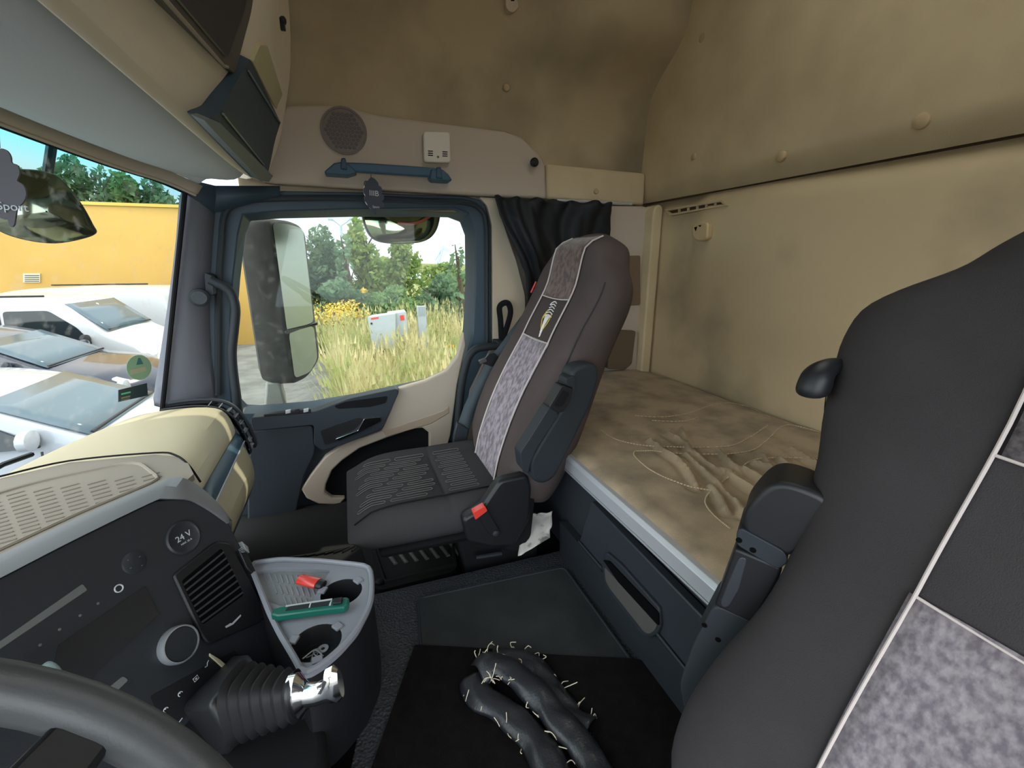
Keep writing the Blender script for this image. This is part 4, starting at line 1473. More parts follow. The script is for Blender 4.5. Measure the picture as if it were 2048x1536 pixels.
for t in (0.425, 0.557):
    b = MB()
    b.tube(ps.line([(t - 0.004 * math.cos(y * 15), y) for y in [-0.093 + 0.186 * k / 12 for k in range(13)]]), 0.0021, 6)
    b.build('piping', pipe, pb)
# embroidered maned head emblem
em = MB()
strokes_w = [[(0.545, 0.004), (0.540, -0.010), (0.532, -0.016)]]
for k in range(6):
    o_ = k * 0.0085
    strokes_w.append([(0.540 - o_, 0.020 + 0.002 * k), (0.545 - o_, 0.004), (0.540 - o_, -0.010 - 0.001 * k)])
for k in range(4):
    strokes_w.append([(0.500, 0.018 - k * 0.009), (0.475, 0.012 - k * 0.004), (0.446, 0.010 - k * 0.001)])
strokes_w += [[(0.46, 0.014), (0.444, 0.014), (0.434, 0.016)], [(0.455, 0.008), (0.442, 0.010), (0.432, 0.014)]]
for sp in strokes_w:
    em.tube(cat(ps.line([(t, -y * 1.0) for t, y in sp], off=0.0045), 5), 0.0017, 6)
emb = em.build('emblem', whitet, pb, label='white and gold embroidered emblem')
em = MB()
for sp in ([(0.505, 0.024), (0.485, 0.026), (0.462, 0.018), (0.455, 0.014)], [(0.508, -0.016), (0.490, -0.022), (0.470, -0.010), (0.455, 0.004)]):
    em.tube(cat(ps.line([(t, -y) for t, y in sp], off=0.0045), 5), 0.0017, 6)
em.prism(ps.line([(0.512, 0.010), (0.512, 0.018), (0.492, 0.020), (0.488, 0.013)], off=0.005), ps.N * 0.0006)
em.build('gold_edge', gold, emb)
b = MB()
b.prism([ps.W(0.60, 0.205, -0.012), ps.W(0.60, 0.212, -0.022), ps.W(0.56, 0.217, -0.022), ps.W(0.56, 0.210, -0.012)], ps.N * 0.003 + Vector((0, 0.003, 0)))
b.build('red_tag', red, pb, label='small red fabric tag')
# cushion
CW, CX0, CX1 = 0.222, -0.052, 0.40
yc = 1.222


def ctop(x, y):
    u = (x - CX0) / (CX1 - CX0)
    v = abs(y - yc) / CW
    z = 0.196 + 0.010 * u - 0.03 * (1 - sst(0.0, 0.16, u)) + 0.022 * sst(0.55, 0.85, v) * sst(0.05, 0.3, u)
    return z - 0.010 * math.exp(-((x - 0.205) / 0.008) ** 2) * (1 if v < 0.6 else 0.3)


b = MB()
rings = []
xs = [0, .004, .015, .035, .07, .12, .18, .25, .254, .258, .262, .268, .31, .36, .42, .4549]
for xx in xs:
    x = CX0 + xx
    k = 1 - 0.45 * (1 - sst(0, 0.05, xx)) if xx < 0.05 else 1
    kz = math.sqrt(max(0.02, 1 - (1 - min(1, xx / 0.05)) ** 2))
    w = CW * (0.90 + 0.10 * math.sqrt(max(0, 1 - (1 - min(1, xx / 0.09)) ** 2)))
    r_ = []
    m = 28
    for i in range(m + 1):
        y = -w * math.cos(math.pi * i / m)
        zt = ctop(x, yc + y)
        zm = 0.152
        e = (max(0, 1 - abs(y / w) ** 6)) ** 0.45
        r_.append(Vector((x, yc + y, zm + (zt - zm) * e * kz)))
    for i in range(1, m):
        y = w * math.cos(math.pi * i / m)
        e = (max(0, 1 - abs(y / w) ** 6)) ** 0.5
        r_.append(Vector((x + 0.01, yc + y, 0.152 - 0.050 * e * kz)))
    rings.append(r_)
b.loft(rings)
cu_ = b.build('cushion', cushm, pt, sub=1, ang=80)
# stitched long loops on the cushion
cols = [-0.115, -0.090, -0.065, -0.04, -0.015, 0.01, 0.035, 0.06, 0.085, 0.11, 0.135]
n_ = 0
for i, cy in enumerate(cols):
    sh = (i % 4) * 0.018 - 0.03
    for (x0, x1) in ((0.0 + sh, 0.075 + sh), (0.095 + sh, 0.185 + min(sh, 0.0)), (0.222 + (i % 2) * 0.01, 0.30)):
        if x0 < -0.02:
            x0 = -0.02
        path = []
        hw = 0.0058
        for t in range(9):
            x = x0 + (x1 - x0) * t / 8
            path.append((x, yc + cy - hw))
        path.append((x1 + 0.004, yc + cy))
        for t in range(9):
            x = x1 - (x1 - x0) * t / 8
            path.append((x, yc + cy + hw))
        path.append((x0 - 0.004, yc + cy))
        b = MB()
        b.tube([(x, y, ctop(x, y) * 1.0 + 0.0) for x, y in path], 0.0011, 5, closed=True)
        b.build('stitched_loop', stitch, cu_)
b = MB()
b.tube([(x, yc - 0.155, ctop(x, yc - 0.155) - 0.001) for x in [CX0 + 0.02 + 0.42 * k / 20 for k in range(21)]], 0.002, 6)
b.build('cushion_seam', blackm, cu_)
# pan, base, side shield
b = MB()
b.box((0.19, yc, 0.088), (0.34, 0.37, 0.03))
b.build('seat_pan', blackm, pt, bevel=0.015, seg=3)
b = MB()
b.loft([[Vector((x, y, z)) for x, y in ((x0, yc - w_), (x1, yc - w_), (x1, yc + w_), (x0, yc + w_))] for x0, x1, w_, z in ((0.22, 0.47, 0.17, 0.08), (0.25, 0.46, 0.175, -0.05), (0.255, 0.46, 0.18, -0.138))])
b.build('pedestal', blackm, pt, bevel=0.012, seg=3)
b = MB()
b.tube([P(952, 1115, 'Y', 1.02), P(1003, 1107, 'Y', 1.02)], 0.006, 8)
b.build('slide_bar', seal, pt)
b = MB()
b.prism(rnd(PL([(925, 1040), (962, 1018), (1000, 962), (1056, 950), (1064, 975), (1060, 1040), (1030, 1092), (985, 1096), (935, 1085)], 'Y', 0.965), 0.012, 4), (0, 0.035, 0))
sh = b.build('side_shield', black, pt, bevel=0.008, seg=3)
b = MB()
b.prism(rnd(PL([(1040, 960), (1062, 950), (1070, 1000), (1062, 1075), (1035, 1105), (1010, 1100), (1030, 1040)], 'Y', 0.99), 0.012, 4), (0, 0.10, 0))
b.build('rear_shield', blackm, pt, bevel=0.008, seg=3)
bk_ = MB()
bk_.prism(rnd(PL([(948, 1028), (974, 1014), (978, 1026), (1002, 1066), (994, 1078), (980, 1070), (960, 1040)], 'Y', 0.955), 0.006, 3), (0, 0.012, 0))
bu = bk_.build('buckle_stalk', black, pt, bevel=0.003)
b = MB()
b.prism(rnd(PL([(946, 1026), (970, 1012), (975, 1022), (951, 1040)], 'Y', 0.946), 0.003, 3), (0, 0.020, 0))
b.build('buckle_button', red, bu, bevel=0.002, label='red belt buckle release')
b = MB()
b.lathe([(0.008, 0), (0.008, 0.004), (0.004, 0.006), (0, 0.006)], P(991, 1066, 'Y', 0.954), (0, -1, 0), 16)
b.build('bolt', seal, bu)


def armrest(parent, Y, th, outline, front, collar, grip, bar, mat):
    mb = MB()
    mb.prism(rnd(PL(outline, 'Y', Y), 0.02, 5), (0, th, 0))
    a = mb.build('armrest', mat, parent, bevel=0.012, seg=4)
    mb = MB()
    mb.prism(rnd(PL(front, 'Y', Y - 0.006), 0.008, 4), (0, th * 0.75, 0))
    mb.build('armrest_arm', seal, a, bevel=0.006, seg=3)
    mb = MB()
    mb.prism(rnd(PL(collar, 'Y', Y - 0.008), 0.004, 3), (0, th * 0.75, 0))
    mb.build('armrest_collar', seal, a, bevel=0.004, seg=3)
    mb = MB()
    mb.prism(rnd(PL(grip, 'Y', Y - 0.012), 0.006, 3), (0, th * 0.7, 0))
    g = mb.build('armrest_grip', black, a, bevel=0.005, seg=3)
    mb = MB()
    mb.prism(rnd(PL(bar, 'Y', Y - 0.0125), 0.006, 4), (0, 0.003, 0))
    mb.build('grip_hollow', blackm, g)
    return a


armrest(pt, 0.925, 0.055,
        [(1062, 955), (1058, 925), (1090, 870), (1128, 810), (1146, 770), (1140, 745), (1160, 730), (1192, 727), (1202, 745), (1188, 800), (1150, 880), (1112, 955), (1090, 970), (1072, 966)],
        [(1040, 905), (1052, 888), (1100, 812), (1112, 818), (1118, 830), (1075, 895), (1062, 925), (1056, 950), (1044, 940)],
        [(1133, 757), (1150, 752), (1152, 768), (1148, 776), (1132, 770)],
        [(1125, 770), (1147, 778), (1142, 800), (1128, 824), (1116, 826), (1098, 815)],
        [(1126, 780), (1140, 786), (1126, 812), (1114, 815), (1108, 810)], seal)
# seat belt
bl = [((1053, 618), (1066, 628)), ((1020, 662), (1036, 672)), ((1000, 690), (1016, 702)), ((974, 722), (996, 738)), ((950, 765), (972, 782)), ((928, 812), (950, 826)), ((915, 850), (938, 862)), ((910, 878), (932, 888))]
b = MB()
b.loft([[P(a[0], a[1], 'Y', 1.50 - 0.004 * i), P(c[0], c[1], 'Y', 1.485 - 0.004 * i)] for i, (a, c) in enumerate(bl)], False, False)
sb = b.build('seat_belt', M('belt_webbing', (56, 66, 72), 0.7, bump=0.2, bscale=800), pt, solid=0.002)
b = MB()
b.prism(PL([(907, 872), (914, 845), (938, 858), (934, 888), (926, 908), (906, 905)], 'Y', 1.455), (0, 0.016, 0))
b.build('belt_sleeve', dark, sb, bevel=0.004)
b = MB()
b.prism(rnd(PL([(958, 721), (972, 716), (978, 708), (990, 706), (998, 716), (996, 724), (984, 734), (974, 730), (960, 726)], 'Y', 1.455), 0.004, 3), (0, 0.012, 0))
b.build('belt_tongue', black, sb, bevel=0.003)
b = MB()
b.prism(PL([(957, 722), (972, 717), (974, 723), (960, 728)], 'Y', 1.452), (0, 0.003, 0))
b.build('tongue_plate', chrome, sb)
b = MB()
b.prism(rnd(PL([(898, 905), (912, 896), (926, 900), (940, 915), (936, 928), (905, 932), (880, 918)], 'Y', 1.462), 0.005, 3), (0, 0.03, 0))
b.build('belt_anchor', black, sb, bevel=0.004)

dt_ = thing('driver_seat', (0.25, 0.09, 0.0), 'driver seat nearest the camera, dark grey cover with pale piping', 'seat')
ds = Seat((0.312, 0.09, 0.128), 0.30, 0.09, [(0, 1.06), (.08, 1.07), (.16, 1.04), (.24, .985), (.32, .94), (.39, .98), (.46, 1.07), (.56, 1.18), (.64, 1.24), (.69, 1.08), (.73, 1.0), (.8, 1.0)])
ds.lift = 0.030
db = ds.back('backrest', fabricd, dt_)
ds.patch('velour_panel', velourd, db, 0.0, 0.425, -0.098, 0.098, label='pale grey velour panel')
ds.patch('velour_panel', velourdd, db, 0.557, 0.752, -0.088, 0.088, label='dark grey velour panel on the head end')
for sgn in (-1, 1):
    b = MB()
    b.tube(ds.line([(t, sgn * (0.099 - 0.012 * t)) for t in [0.75 * k / 40 for k in range(41)]], off=0.0035), 0.0017, 8)
    b.build('piping', pipe, db)
for t in (0.425, 0.557):
    b = MB()
    b.tube(ds.line([(t - 0.004 * math.cos(y * 15), y) for y in [-0.093 + 0.186 * k / 12 for k in range(13)]], off=0.0035), 0.0014, 8)
    b.build('piping', pipe, db)
b = MB()
b.box((0.10, 0.09, 0.06), (0.42, 0.46, 0.11))
b.build('cushion', cushm, dt_, bevel=0.04, seg=4)
b = MB()
b.box((0.22, 0.09, 0.005), (0.36, 0.36, 0.01))
b.build('pedestal', blackm, dt_)
da = MB()
YA = 0.335
AQ = P(1470, 1180, 'Y', YA)
AN = Vector((0.80, 0.60, 0))


def AP(pts, off=0.0):
    return [PR(x, y, AQ + AN * off, AN) for x, y in pts]


da.prism(rnd(AP([(1480, 1052), (1490, 1020), (1530, 975), (1560, 964), (1600, 972), (1660, 998), (1670, 1030), (1630, 1080), (1580, 1124), (1500, 1082)], 0.0), 0.02, 6), AN * 0.065)
arm_ = da.build('armrest', black, dt_, bevel=0.018, seg=5)
b = MB()
b.prism(rnd(AP([(1473, 1062), (1482, 1056), (1570, 1104), (1578, 1126), (1555, 1140), (1472, 1090)], -0.003), 0.006, 4), AN * 0.06)
b.build('armrest_collar', seal, arm_, bevel=0.005, seg=3)
b = MB()
b.prism(rnd(AP([(1470, 1096), (1566, 1136), (1556, 1165), (1512, 1240), (1498, 1246), (1428, 1212)], 0.0), 0.006, 4), AN * 0.058)
gr = b.build('armrest_grip', black, arm_, bevel=0.008, seg=4)
b = MB()
b.prism(rnd(AP([(1476, 1118), (1486, 1114), (1494, 1120), (1478, 1180), (1458, 1214), (1446, 1216), (1440, 1206), (1456, 1165)], -0.0008), 0.006, 5), AN * 0.004)
b.build('grip_hollow', M('hollow_grey', (52, 54, 60), 0.35), gr, bevel=0.001)
b = MB()
b.prism(rnd(AP([(1428, 1208), (1510, 1244), (1508, 1290), (1455, 1360), (1420, 1420), (1372, 1440), (1358, 1370), (1385, 1290)], 0.0), 0.012, 4), AN * 0.06)
ar2 = b.build('armrest_arm', seal, arm_, bevel=0.010, seg=4)
for px in ((1436, 1279), (1409, 1250), (1506, 1100), (1478, 1080)):
    b = MB()
    b.lathe([(0.0035, 0.0006), (0, 0.0008)], AP([px], -(0.003 if px[0] > 1470 else 0.0))[0], -AN, 12)
    b.build('screw_hole', hole, ar2)
b = MB()
b.tube(cat([P(x, y, 'Y', 0.335) for x, y in [(1690, 728), (1660, 735), (1640, 750), (1627, 775), (1624, 792)]], 5), [0.006 + 0.0009 * k for k in range(12)] + [0.0165] * 5 + [0.016, 0.015, 0.012, 0.006], 12)
b.build('recline_lever', black, dt_)
b = MB()
b.tube(cat([P(x, y, 'Y', 0.335) for x, y in [(1652, 792), (1649, 820), (1652, 845), (1650, 872)]], 5), 0.0006, 5)
b.build('loose_thread', blackm, dt_)

# ------------------------------------------------------------------ bunk
XF = 0.508
bunk = thing('bunk_base', (0.7, 0.7, 0.0), 'dark bunk base with drawer and aluminium edge under the mattress', 'bunk')
b = MB()
b.box((XF + 0.39, 0.66, 0.13), (0.74, 2.14, 0.25))
b.build('body', dark, bunk, bevel=0.004)
b = MB()
b.prism([(XF - 0.002, -0.40, 0.276), (XF - 0.003, -0.40, 0.306), (XF + 0.004, -0.40, 0.314), (XF + 0.05, -0.40, 0.314), (XF + 0.05, -0.40, 0.276)], (0, 2.10, 0))
b.prism([(XF - 0.001, -0.40, 0.268), (XF - 0.004, -0.40, 0.275), (XF + 0.03, -0.40, 0.275), (XF + 0.03, -0.40, 0.268)], (0, 2.10, 0))
b.build('edge_rail', alu, bunk, bevel=0.001, label='aluminium edge rail')
b = MB()
b.prism([P(1182, 1003, 'X', XF - 0.004), P(1158, 1084, 'X', XF - 0.004), P(1400, 1382, 'X', XF - 0.004), P(1500, 1500, 'X', XF - 0.004), P(1540, 1375, 'X', XF - 0.004)], (0.02, 0, 0))
dr = b.build('drawer', dark, bunk, bevel=0.003, label='dark drawer front')
b = MB()
b.tube([P(1158, 1083, 'X', XF - 0.008), P(1204, 1137, 'X', XF - 0.008)], 0.0035, 6)
b.build('drawer_ridge', seal, dr)
b = MB()
b.tube([P(1315, 1268, 'X', XF - 0.008), P(1400, 1374, 'X', XF - 0.008)], 0.0035, 6)
b.build('drawer_ridge', seal, dr)
b = MB()
b.prism(rnd(PL([(1203, 1130), (1212, 1104), (1240, 1128), (1318, 1216), (1320, 1252), (1314, 1268), (1298, 1276), (1284, 1272), (1216, 1184), (1207, 1166)], 'X', XF - 0.012), 0.008, 4), (0.012, 0, 0))
dh = b.build('drawer_handle', seal, dr, bevel=0.003, seg=3)
b = MB()
b.prism(rnd(PL([(1209, 1134), (1236, 1164), (1314, 1250), (1308, 1262), (1298, 1268), (1288, 1264), (1220, 1178), (1211, 1162)], 'X', XF - 0.0135), 0.006, 3), (0.003, 0, 0))
b.build('handle_scoop', M('scoop_grey', (78, 76, 74), 0.6), dh)
b = MB()
b.prism(rnd(PL([(1206, 1120), (1218, 1122), (1316, 1226), (1317, 1252), (1236, 1164)], 'X', XF - 0.015), 0.004, 3), (0.003, 0, 0))
b.build('handle_gap', hole, dh)
b = MB()
b.prism([(XF + 0.0, -0.40, 0.0), (XF + 0.0, 1.0, 0.0), (XF - 0.002, 1.0, 0.105), (XF - 0.002, -0.40, 0.105)], (0.03, 0, 0))
b.build('kick_plate', fasc, bunk)

# mattress with wrinkles and stitched curves
NX, NY = 110, 260
MX0, MX1, MY0, MY1 = XF + 0.006, XR - 0.006, -0.40, 1.715


def mpx(cx, cy):
    return P(1100 + cx / 2.363, 700 + cy / 2.363, 'Z', 0.325)


folds = [[(470, 430), (560, 500), (640, 540)], [(600, 520), (660, 590), (690, 650)], [(690, 500), (760, 560), (870, 590)], [(640, 500), (700, 560), (800, 640)], [(730, 590), (790, 640), (830, 690)], [(760, 650), (800, 700), (830, 760)], [(850, 600), (920, 640), (980, 680)], [(830, 690), (880, 730), (920, 780)], [(880, 560), (960, 590), (1040, 640)], [(960, 540), (1050, 570), (1120, 640), (1200, 665)], [(1080, 520), (1180, 590), (1290, 640)], [(1140, 470), (1230, 530), (1300, 560)], [(560, 400), (620, 440), (680, 500)], [(620, 380), (650, 460), (660, 500)], [(790, 480), (850, 540), (890, 580)], [(1000, 500), (1080, 600), (1250, 690)]]
segs = []
for fpts in folds:
    q = cat([mpx(*p) for p in fpts], 4)
    for a, c in zip(q, q[1:]):
        segs.append((a.x, a.y, c.x, c.y))
segs = np.array(segs)
gx, gy = np.meshgrid(np.linspace(0, 1, NX + 1), np.linspace(0, 1, NY + 1), indexing='ij')
X = MX0 + (MX1 - MX0) * gx ** 1.15
Y = MY0 + (MY1 - MY0) * gy
hgt = np.zeros_like(X)
dmin = np.full_like(X, 9.0)
for ax_, ay_, bx_, by_ in segs:
    vx, vy = bx_ - ax_, by_ - ay_
    t = np.clip(((X - ax_) * vx + (Y - ay_) * vy) / (vx * vx + vy * vy), 0, 1)
    dmin = np.minimum(dmin, np.hypot(X - ax_ - t * vx, Y - ay_ - t * vy))
hgt += 0.0125 * np.exp(-(dmin / 0.0075) ** 2) - 0.005 * np.exp(-((dmin - 0.016) / 0.009) ** 2)


ph = np.array([[noise.noise((float(X[i, j]) * 7, float(Y[i, j]) * 7, 8.0)) for j in range(NY + 1)] for i in range(NX + 1)])
rdg = (1 - np.abs(np.sin((X * 0.75 + Y * 0.66) * 62 + 4.5 * ph))) ** 3
hgt += 0.0045 * rdg * np.exp(-(dmin / 0.035) ** 2) * (0.5 + np.clip(ph, -0.5, 0.5))


def mz(x, y):
    ed = min(x - MX0, 9)
    z = 0.326 - 0.030 * (1 - math.sqrt(max(0, 1 - (1 - min(1, ed / 0.045)) ** 2)))
    return z + 0.004 * noise.noise((x * 4, y * 4, 1.0)) + 0.0012 * noise.noise((x * 22, y * 22, 3.0)) - 0.006 * sst(MX1 - 0.05, MX1, x)


b = MB()
rows = []
for i in range(NX + 1):
    rows.append([Vector((X[i, j], Y[i, j], mz(X[i, j], Y[i, j]) + hgt[i, j])) for j in range(NY + 1)])
low = [Vector((p.x, p.y, 0.255)) for p in rows[0]]
rows[0:0] = [[Vector((MX0 + 0.06, p.y, 0.262)) for p in rows[0]], [Vector((MX0 + 0.05, p.y, 0.285)) for p in rows[0]]]
b.loft(rows, False, False)
mt = b.build('mattress', mattm, ang=80, label='stained beige bunk mattress with wrinkles and curved stitching', category='mattress')
for cpts in ([(235, 380), (280, 410), (340, 435), (450, 455), (580, 463), (700, 466), (850, 460), (930, 425), (1030, 360)], [(400, 482), (480, 480), (560, 490), (700, 498), (850, 497), (960, 478), (1030, 425), (1100, 365), (1180, 365), (1300, 395)], [(400, 482), (396, 502), (430, 540), (470, 572), (540, 610), (660, 652), (770, 668)], [(850, 850), (790, 800), (745, 750), (732, 715), (750, 680), (800, 640), (890, 570), (960, 528), (1100, 514), (1290, 518)], [(400, 318), (540, 322), (660, 300), (760, 268), (860, 252), (950, 268), (1040, 320)], [(480, 340), (620, 342), (700, 322)]):
    q = cat([mpx(*p) for p in cpts], 8)
    b = MB()
    for k in range(0, len(q) - 1):
        pa = [q[k].lerp(q[k + 1], 0.1), q[k].lerp(q[k + 1], 0.8)]
        b.tube([Vector((p.x, p.y, mz(p.x, p.y) + 0.0025)) for p in pa], 0.0015, 5)
    b.build('stitch_line', stitchb, mt, kind='stuff')

# ------------------------------------------------------------------ floor things
b = MB()
hp_ = rnd(PL([(835, 1197), (1128, 1134), (1262, 1320), (1300, 1380), (870, 1400), (842, 1290)], 'Z', 0.006), 0.02, 4)
b.prism(hp_, (0, 0, -0.006))
fh = b.build('floor_hatch', hatchm, bevel=0.002, label='dark rubber hatch panel let into the middle of the floor', category='floor panel')
b = MB()
b.tube([p + Vector((0, 0, -0.001)) for p in hp_], 0.0035, 6, closed=True)
b.build('hatch_border', seal, fh)
b = MB()
cm = cat(PL([(829, 1289), (900, 1292), (1000, 1298), (1100, 1308), (1262, 1316)], 'Z', 0.010), 4) + PL([(1340, 1330), (1420, 1500), (1400, 1720), (700, 1720), (742, 1536), (790, 1400)], 'Z', 0.010)
b.prism(cm, (0, 0, -0.004))
b.build('carpet_mat', carpet, bevel=0.001, label='black carpet mat lying on the cab floor in front of the driver seat', category='mat')
# ribbed rubber footwell mat
fm = thing('rubber_footwell_mat', P(820, 1130, 'Z', -0.13), 'moulded rubber mat with slanted ribs in the passenger footwell', 'mat')
b = MB()
FZ = -0.06
b.prism(rnd(PL([(722, 1088), (905, 1060), (915, 1130), (905, 1142), (760, 1180), (745, 1172)], 'Z', FZ), 0.01, 3), (0, 0, -0.08))
b.build('mat_body', rubber, fm, bevel=0.006, seg=3)
b = MB()
b.tube(rnd(PL([(745, 1092), (903, 1066), (910, 1128), (770, 1164)], 'Z', FZ + 0.002), 0.01, 3), 0.006, 6, closed=True)
b.build('mat_border', rubber, fm)
ribm = M('pale_rib', (92, 94, 88), 0.8)  # ribs paler than the mat body
for k in range(8):
    b = MB()
    x = 770 + k * 21
    y = 1092 - k * 3.2
    b.tube(PL([(x - 6, y), (x + 22, y + 36)], 'Z', FZ + 0.002), 0.006, 6, flat=0.8, upv=(0, 0, 1))
    b.build('mat_rib', ribm, fm)
b = MB()
b.prism(rnd(PL([(500, 1120), (560, 1088), (716, 1084), (726, 1100), (740, 1170), (700, 1180), (520, 1190)], 'Z', -0.132), 0.02, 3), (0, 0, -0.008))
om = b.build('floor_liner', rubber, label='flat dark rubber liner in the footwell under the dash', category='mat')
for k in range(9):
    b = MB()
    b.tube(PL([(560 + k * 18, 1118 - k * 2), (640 + k * 10, 1106 - k * 2)], 'Z', -0.130), 0.004, 5)
    b.build('liner_rib', rubber, om)
b = MB()
b.lathe([(0.014, 0), (0.013, 0.006), (0.006, 0.009), (0, 0.009)], P(760, 1165, 'Z', -0.06), (0, 0, 1), 20)
b.build('rubber_button', black, fm)

# crumpled newsprint beside the seat
b = MB()
rows = []
q4 = [P(1046, 1030, 'Y', 1.06), P(1105, 1022, 'Y', 1.03), P(1036, 1112, 'Y', 0.97), P(1100, 1075, 'Y', 0.97)]
for i in range(15):
    u = i / 14
    r_ = []
    for j in range(15):
        v = j / 14
        p = q4[0].lerp(q4[1], u).lerp(q4[2].lerp(q4[3], u), v)
        r_.append(p + Vector((0.004 * noise.noise((u * 4, v * 4, 9)), 0.018 * noise.noise((u * 3, v * 3, 2)), 0.006 * noise.noise((u * 5, v * 5, 5)))))
    rows.append(r_)
b.loft(rows, False, False)
b.build('newspaper', paper, solid=0.0015, label='crumpled grey sheet of newsprint stuffed beside the passenger seat base', category='newspaper')

# torn steering wheel cover on the carpet
tcv = thing('torn_wheel_cover', P(1060, 1420, 'Z', 0.01), 'torn black leather steering wheel cover with frayed threads lying on the carpet mat', 'wheel cover')
cz = 0.018


def ribbon(px, z, w, curl, name, seed):
    c = cat([P(x, y, 'Z', zz) for (x, y), zz in zip(px, z)], 6)
    mb = MB()
    rows = []
    for i, p in enumerate(c):
        a, e = c[max(0, i - 1)], c[min(len(c) - 1, i + 1)]
        t = (e - a).normalized()
        s_ = Vector((0, 0, 1)).cross(t).normalized()
        r_ = []
        for j in range(13):
            u = j / 12 * 2 - 1
            ang_ = u * curl
            ww = w * (0.8 + 0.25 * noise.noise((i * 0.15, seed, 0)))
            q_ = p + s_ * math.sin(ang_) * ww + Vector((0, 0, 1)) * (math.cos(ang_) - math.cos(curl)) * ww * 0.9
            q_ += Vector((0, 0, 0.004 * noise.noise((i * 0.3, u * 2, seed)))) + s_ * 0.005 * noise.noise((i * 0.25, u, seed + 5))
            q_.z = max(q_.z, 0.012)
            r_.append(q_)
        rows.append(r_)
    mb.loft(rows, False, False)
    mb.build(name, leather, tcv, solid=0.0025, ang=80)
    return rows


ra_ = ribbon([(955, 1350), (985, 1330), (1030, 1350), (1080, 1395), (1120, 1445), (1165, 1495), (1195, 1545), (1220, 1620)], [0.03, 0.04, 0.036, 0.03, 0.026, 0.022, 0.02, 0.02], 0.034, 1.25, 'outer_band', 1)
rb2 = ribbon([(985, 1312), (1040, 1318), (1080, 1345), (1110, 1385), (1140, 1430), (1180, 1460)], [0.014, 0.016, 0.016, 0.016, 0.014, 0.013], 0.032, 1.1, 'inner_band', 2)
rc2 = ribbon([(948, 1360), (962, 1395), (1010, 1425), (1060, 1470), (1100, 1530), (1130, 1610)], [0.02, 0.022, 0.022, 0.02, 0.02, 0.02], 0.036, 1.2, 'lower_band', 3)
rng = random.Random(4)
edge = [r[0] for r in rb2] + [r[-1] for r in ra_[:8]] + [r[0] for r in ra_] + [r[-1] for r in rb2] + [r[0] for r in rc2[4:]]
for k in range(90):
    p = rng.choice(edge)
    d = Vector((rng.uniform(-1, 1), rng.uniform(-0.6, 1), rng.uniform(-0.2, 1))).normalized()
    l = rng.uniform(0.008, 0.026)
    q_ = [p, p + d * l * 0.5 + Vector((rng.uniform(-.004, .004), rng.uniform(-.004, .004), 0.003)), p + d * l + Vector((rng.uniform(-.006, .006), rng.uniform(-.006, .006), rng.uniform(-.004, .003)))]
    for v_ in q_:
        v_.z = max(v_.z, 0.012)
    b = MB()
    b.tube(cat(q_, 4), 0.0008, 5)
    b.build('frayed_thread', thread, tcv)

# windscreen stickers
wsn = Vector((0.86, -0.42, 0.28))


def wsc(x, y):
    """point just inside the windscreen along a sight line"""
    best = None
    d = ray(x, y)
    for i in range(len(wt_s) - 1):
        a, c, e = wb_s[i], wb_s[i + 1], wt_s[i]
        n_2 = (c - a).cross(e - a)
        s_ = (a - CAM).dot(n_2) / d.dot(n_2)
        if s_ <= 0:
            continue
        q_ = CAM + d * s_
        u = (q_ - a).dot((c - a)) / (c - a).length_squared
        if -0.15 <= u <= 1.25:
            if best is None or abs(u - 0.5) < best[0]:
                best = (abs(u - 0.5), q_)
    return best[1] - d * 0.006


b = MB()
sp = [wsc(278 + 25 * math.cos(a), 735 + 25 * math.sin(a)) for a in [2 * math.pi * k / 28 for k in range(28)]]
b.prism(sp, (-0.0008, 0, 0))
stk = b.build('green_sticker', M('sticker_green_backlit', (140, 178, 148), 0.6), label='round green sticker low on the windscreen', category='sticker')  # green lightened to stand in for daylight behind the sticker
b = MB()
b.prism([wsc(x, y) + Vector((0.001, 0, 0)) for x, y in ((260, 740), (290, 733), (292, 742), (261, 750))], (-0.0005, 0, 0))
b.build('pale_field', M('sticker_field', (176, 178, 150), 0.6), stk)
b = MB()
b.prism([wsc(x, y) + Vector((0.001, 0, 0)) for x, y in ((272, 730), (276, 716), (280, 716), (286, 728))], (-0.0005, 0, 0))
b.build('emblem', M('sticker_teal', (60, 116, 116), 0.6), stk)
b = MB()
b.prism([wsc(x, y) for x, y in ((237, 780), (294, 766), (296, 791), (237, 804))], (-0.0008, 0, 0))
stk2 = b.build('dark_sticker', M('sticker_dark', (52, 66, 72), 0.4), label='dark rectangular sticker below the round green one', category='sticker')
for k, (c_, y0) in enumerate((((96, 200, 150), 0), ((130, 136, 120), 8), ((120, 120, 100), 13))):
    b = MB()
    b.prism([wsc(x, y + y0) + Vector((0.001, 0, 0)) for x, y in ((242, 787), (268, 781), (268, 784), (242, 790))], (-0.0005, 0, 0))
    b.build('print_line', M('sticker_line', c_, 0.6), stk2)
b = MB()
b.tube([wsc(0, 948) + Vector((-0.03, 0, 0)), wsc(40, 925) + Vector((-0.03, 0, 0)), wsc(95, 905) + Vector((-0.03, 0, 0))], 0.006, 6)
b.build('windscreen_wiper', black, label='black wiper arm lying low across the windscreen', category='wiper')

# ------------------------------------------------------------------ outside
GZ = -1.75
b = MB()
b.box((-12, 20, GZ - 0.1), (90, 90, 0.2))
b.build('ground', asph, kind='structure', label='pale asphalt yard')
b = MB()
fe = [P(620, 812, 'Z', GZ), P(560, 770, 'Z', GZ), P(500, 690, 'Z', GZ)]
b.prism([(0.0, 5.0, GZ + 0.02), (-0.2, 9.0, GZ + 0.02), (-0.6, 12, GZ + 0.02), (-1.6, 14.0, GZ + 0.02), (-1.6, 60, GZ + 0.02), (40, 60, GZ + 0.02), (40, 5, GZ + 0.02)], (0, 0, -0.03))
b.build('ground_field', soil, kind='structure', label='overgrown field beside the yard')

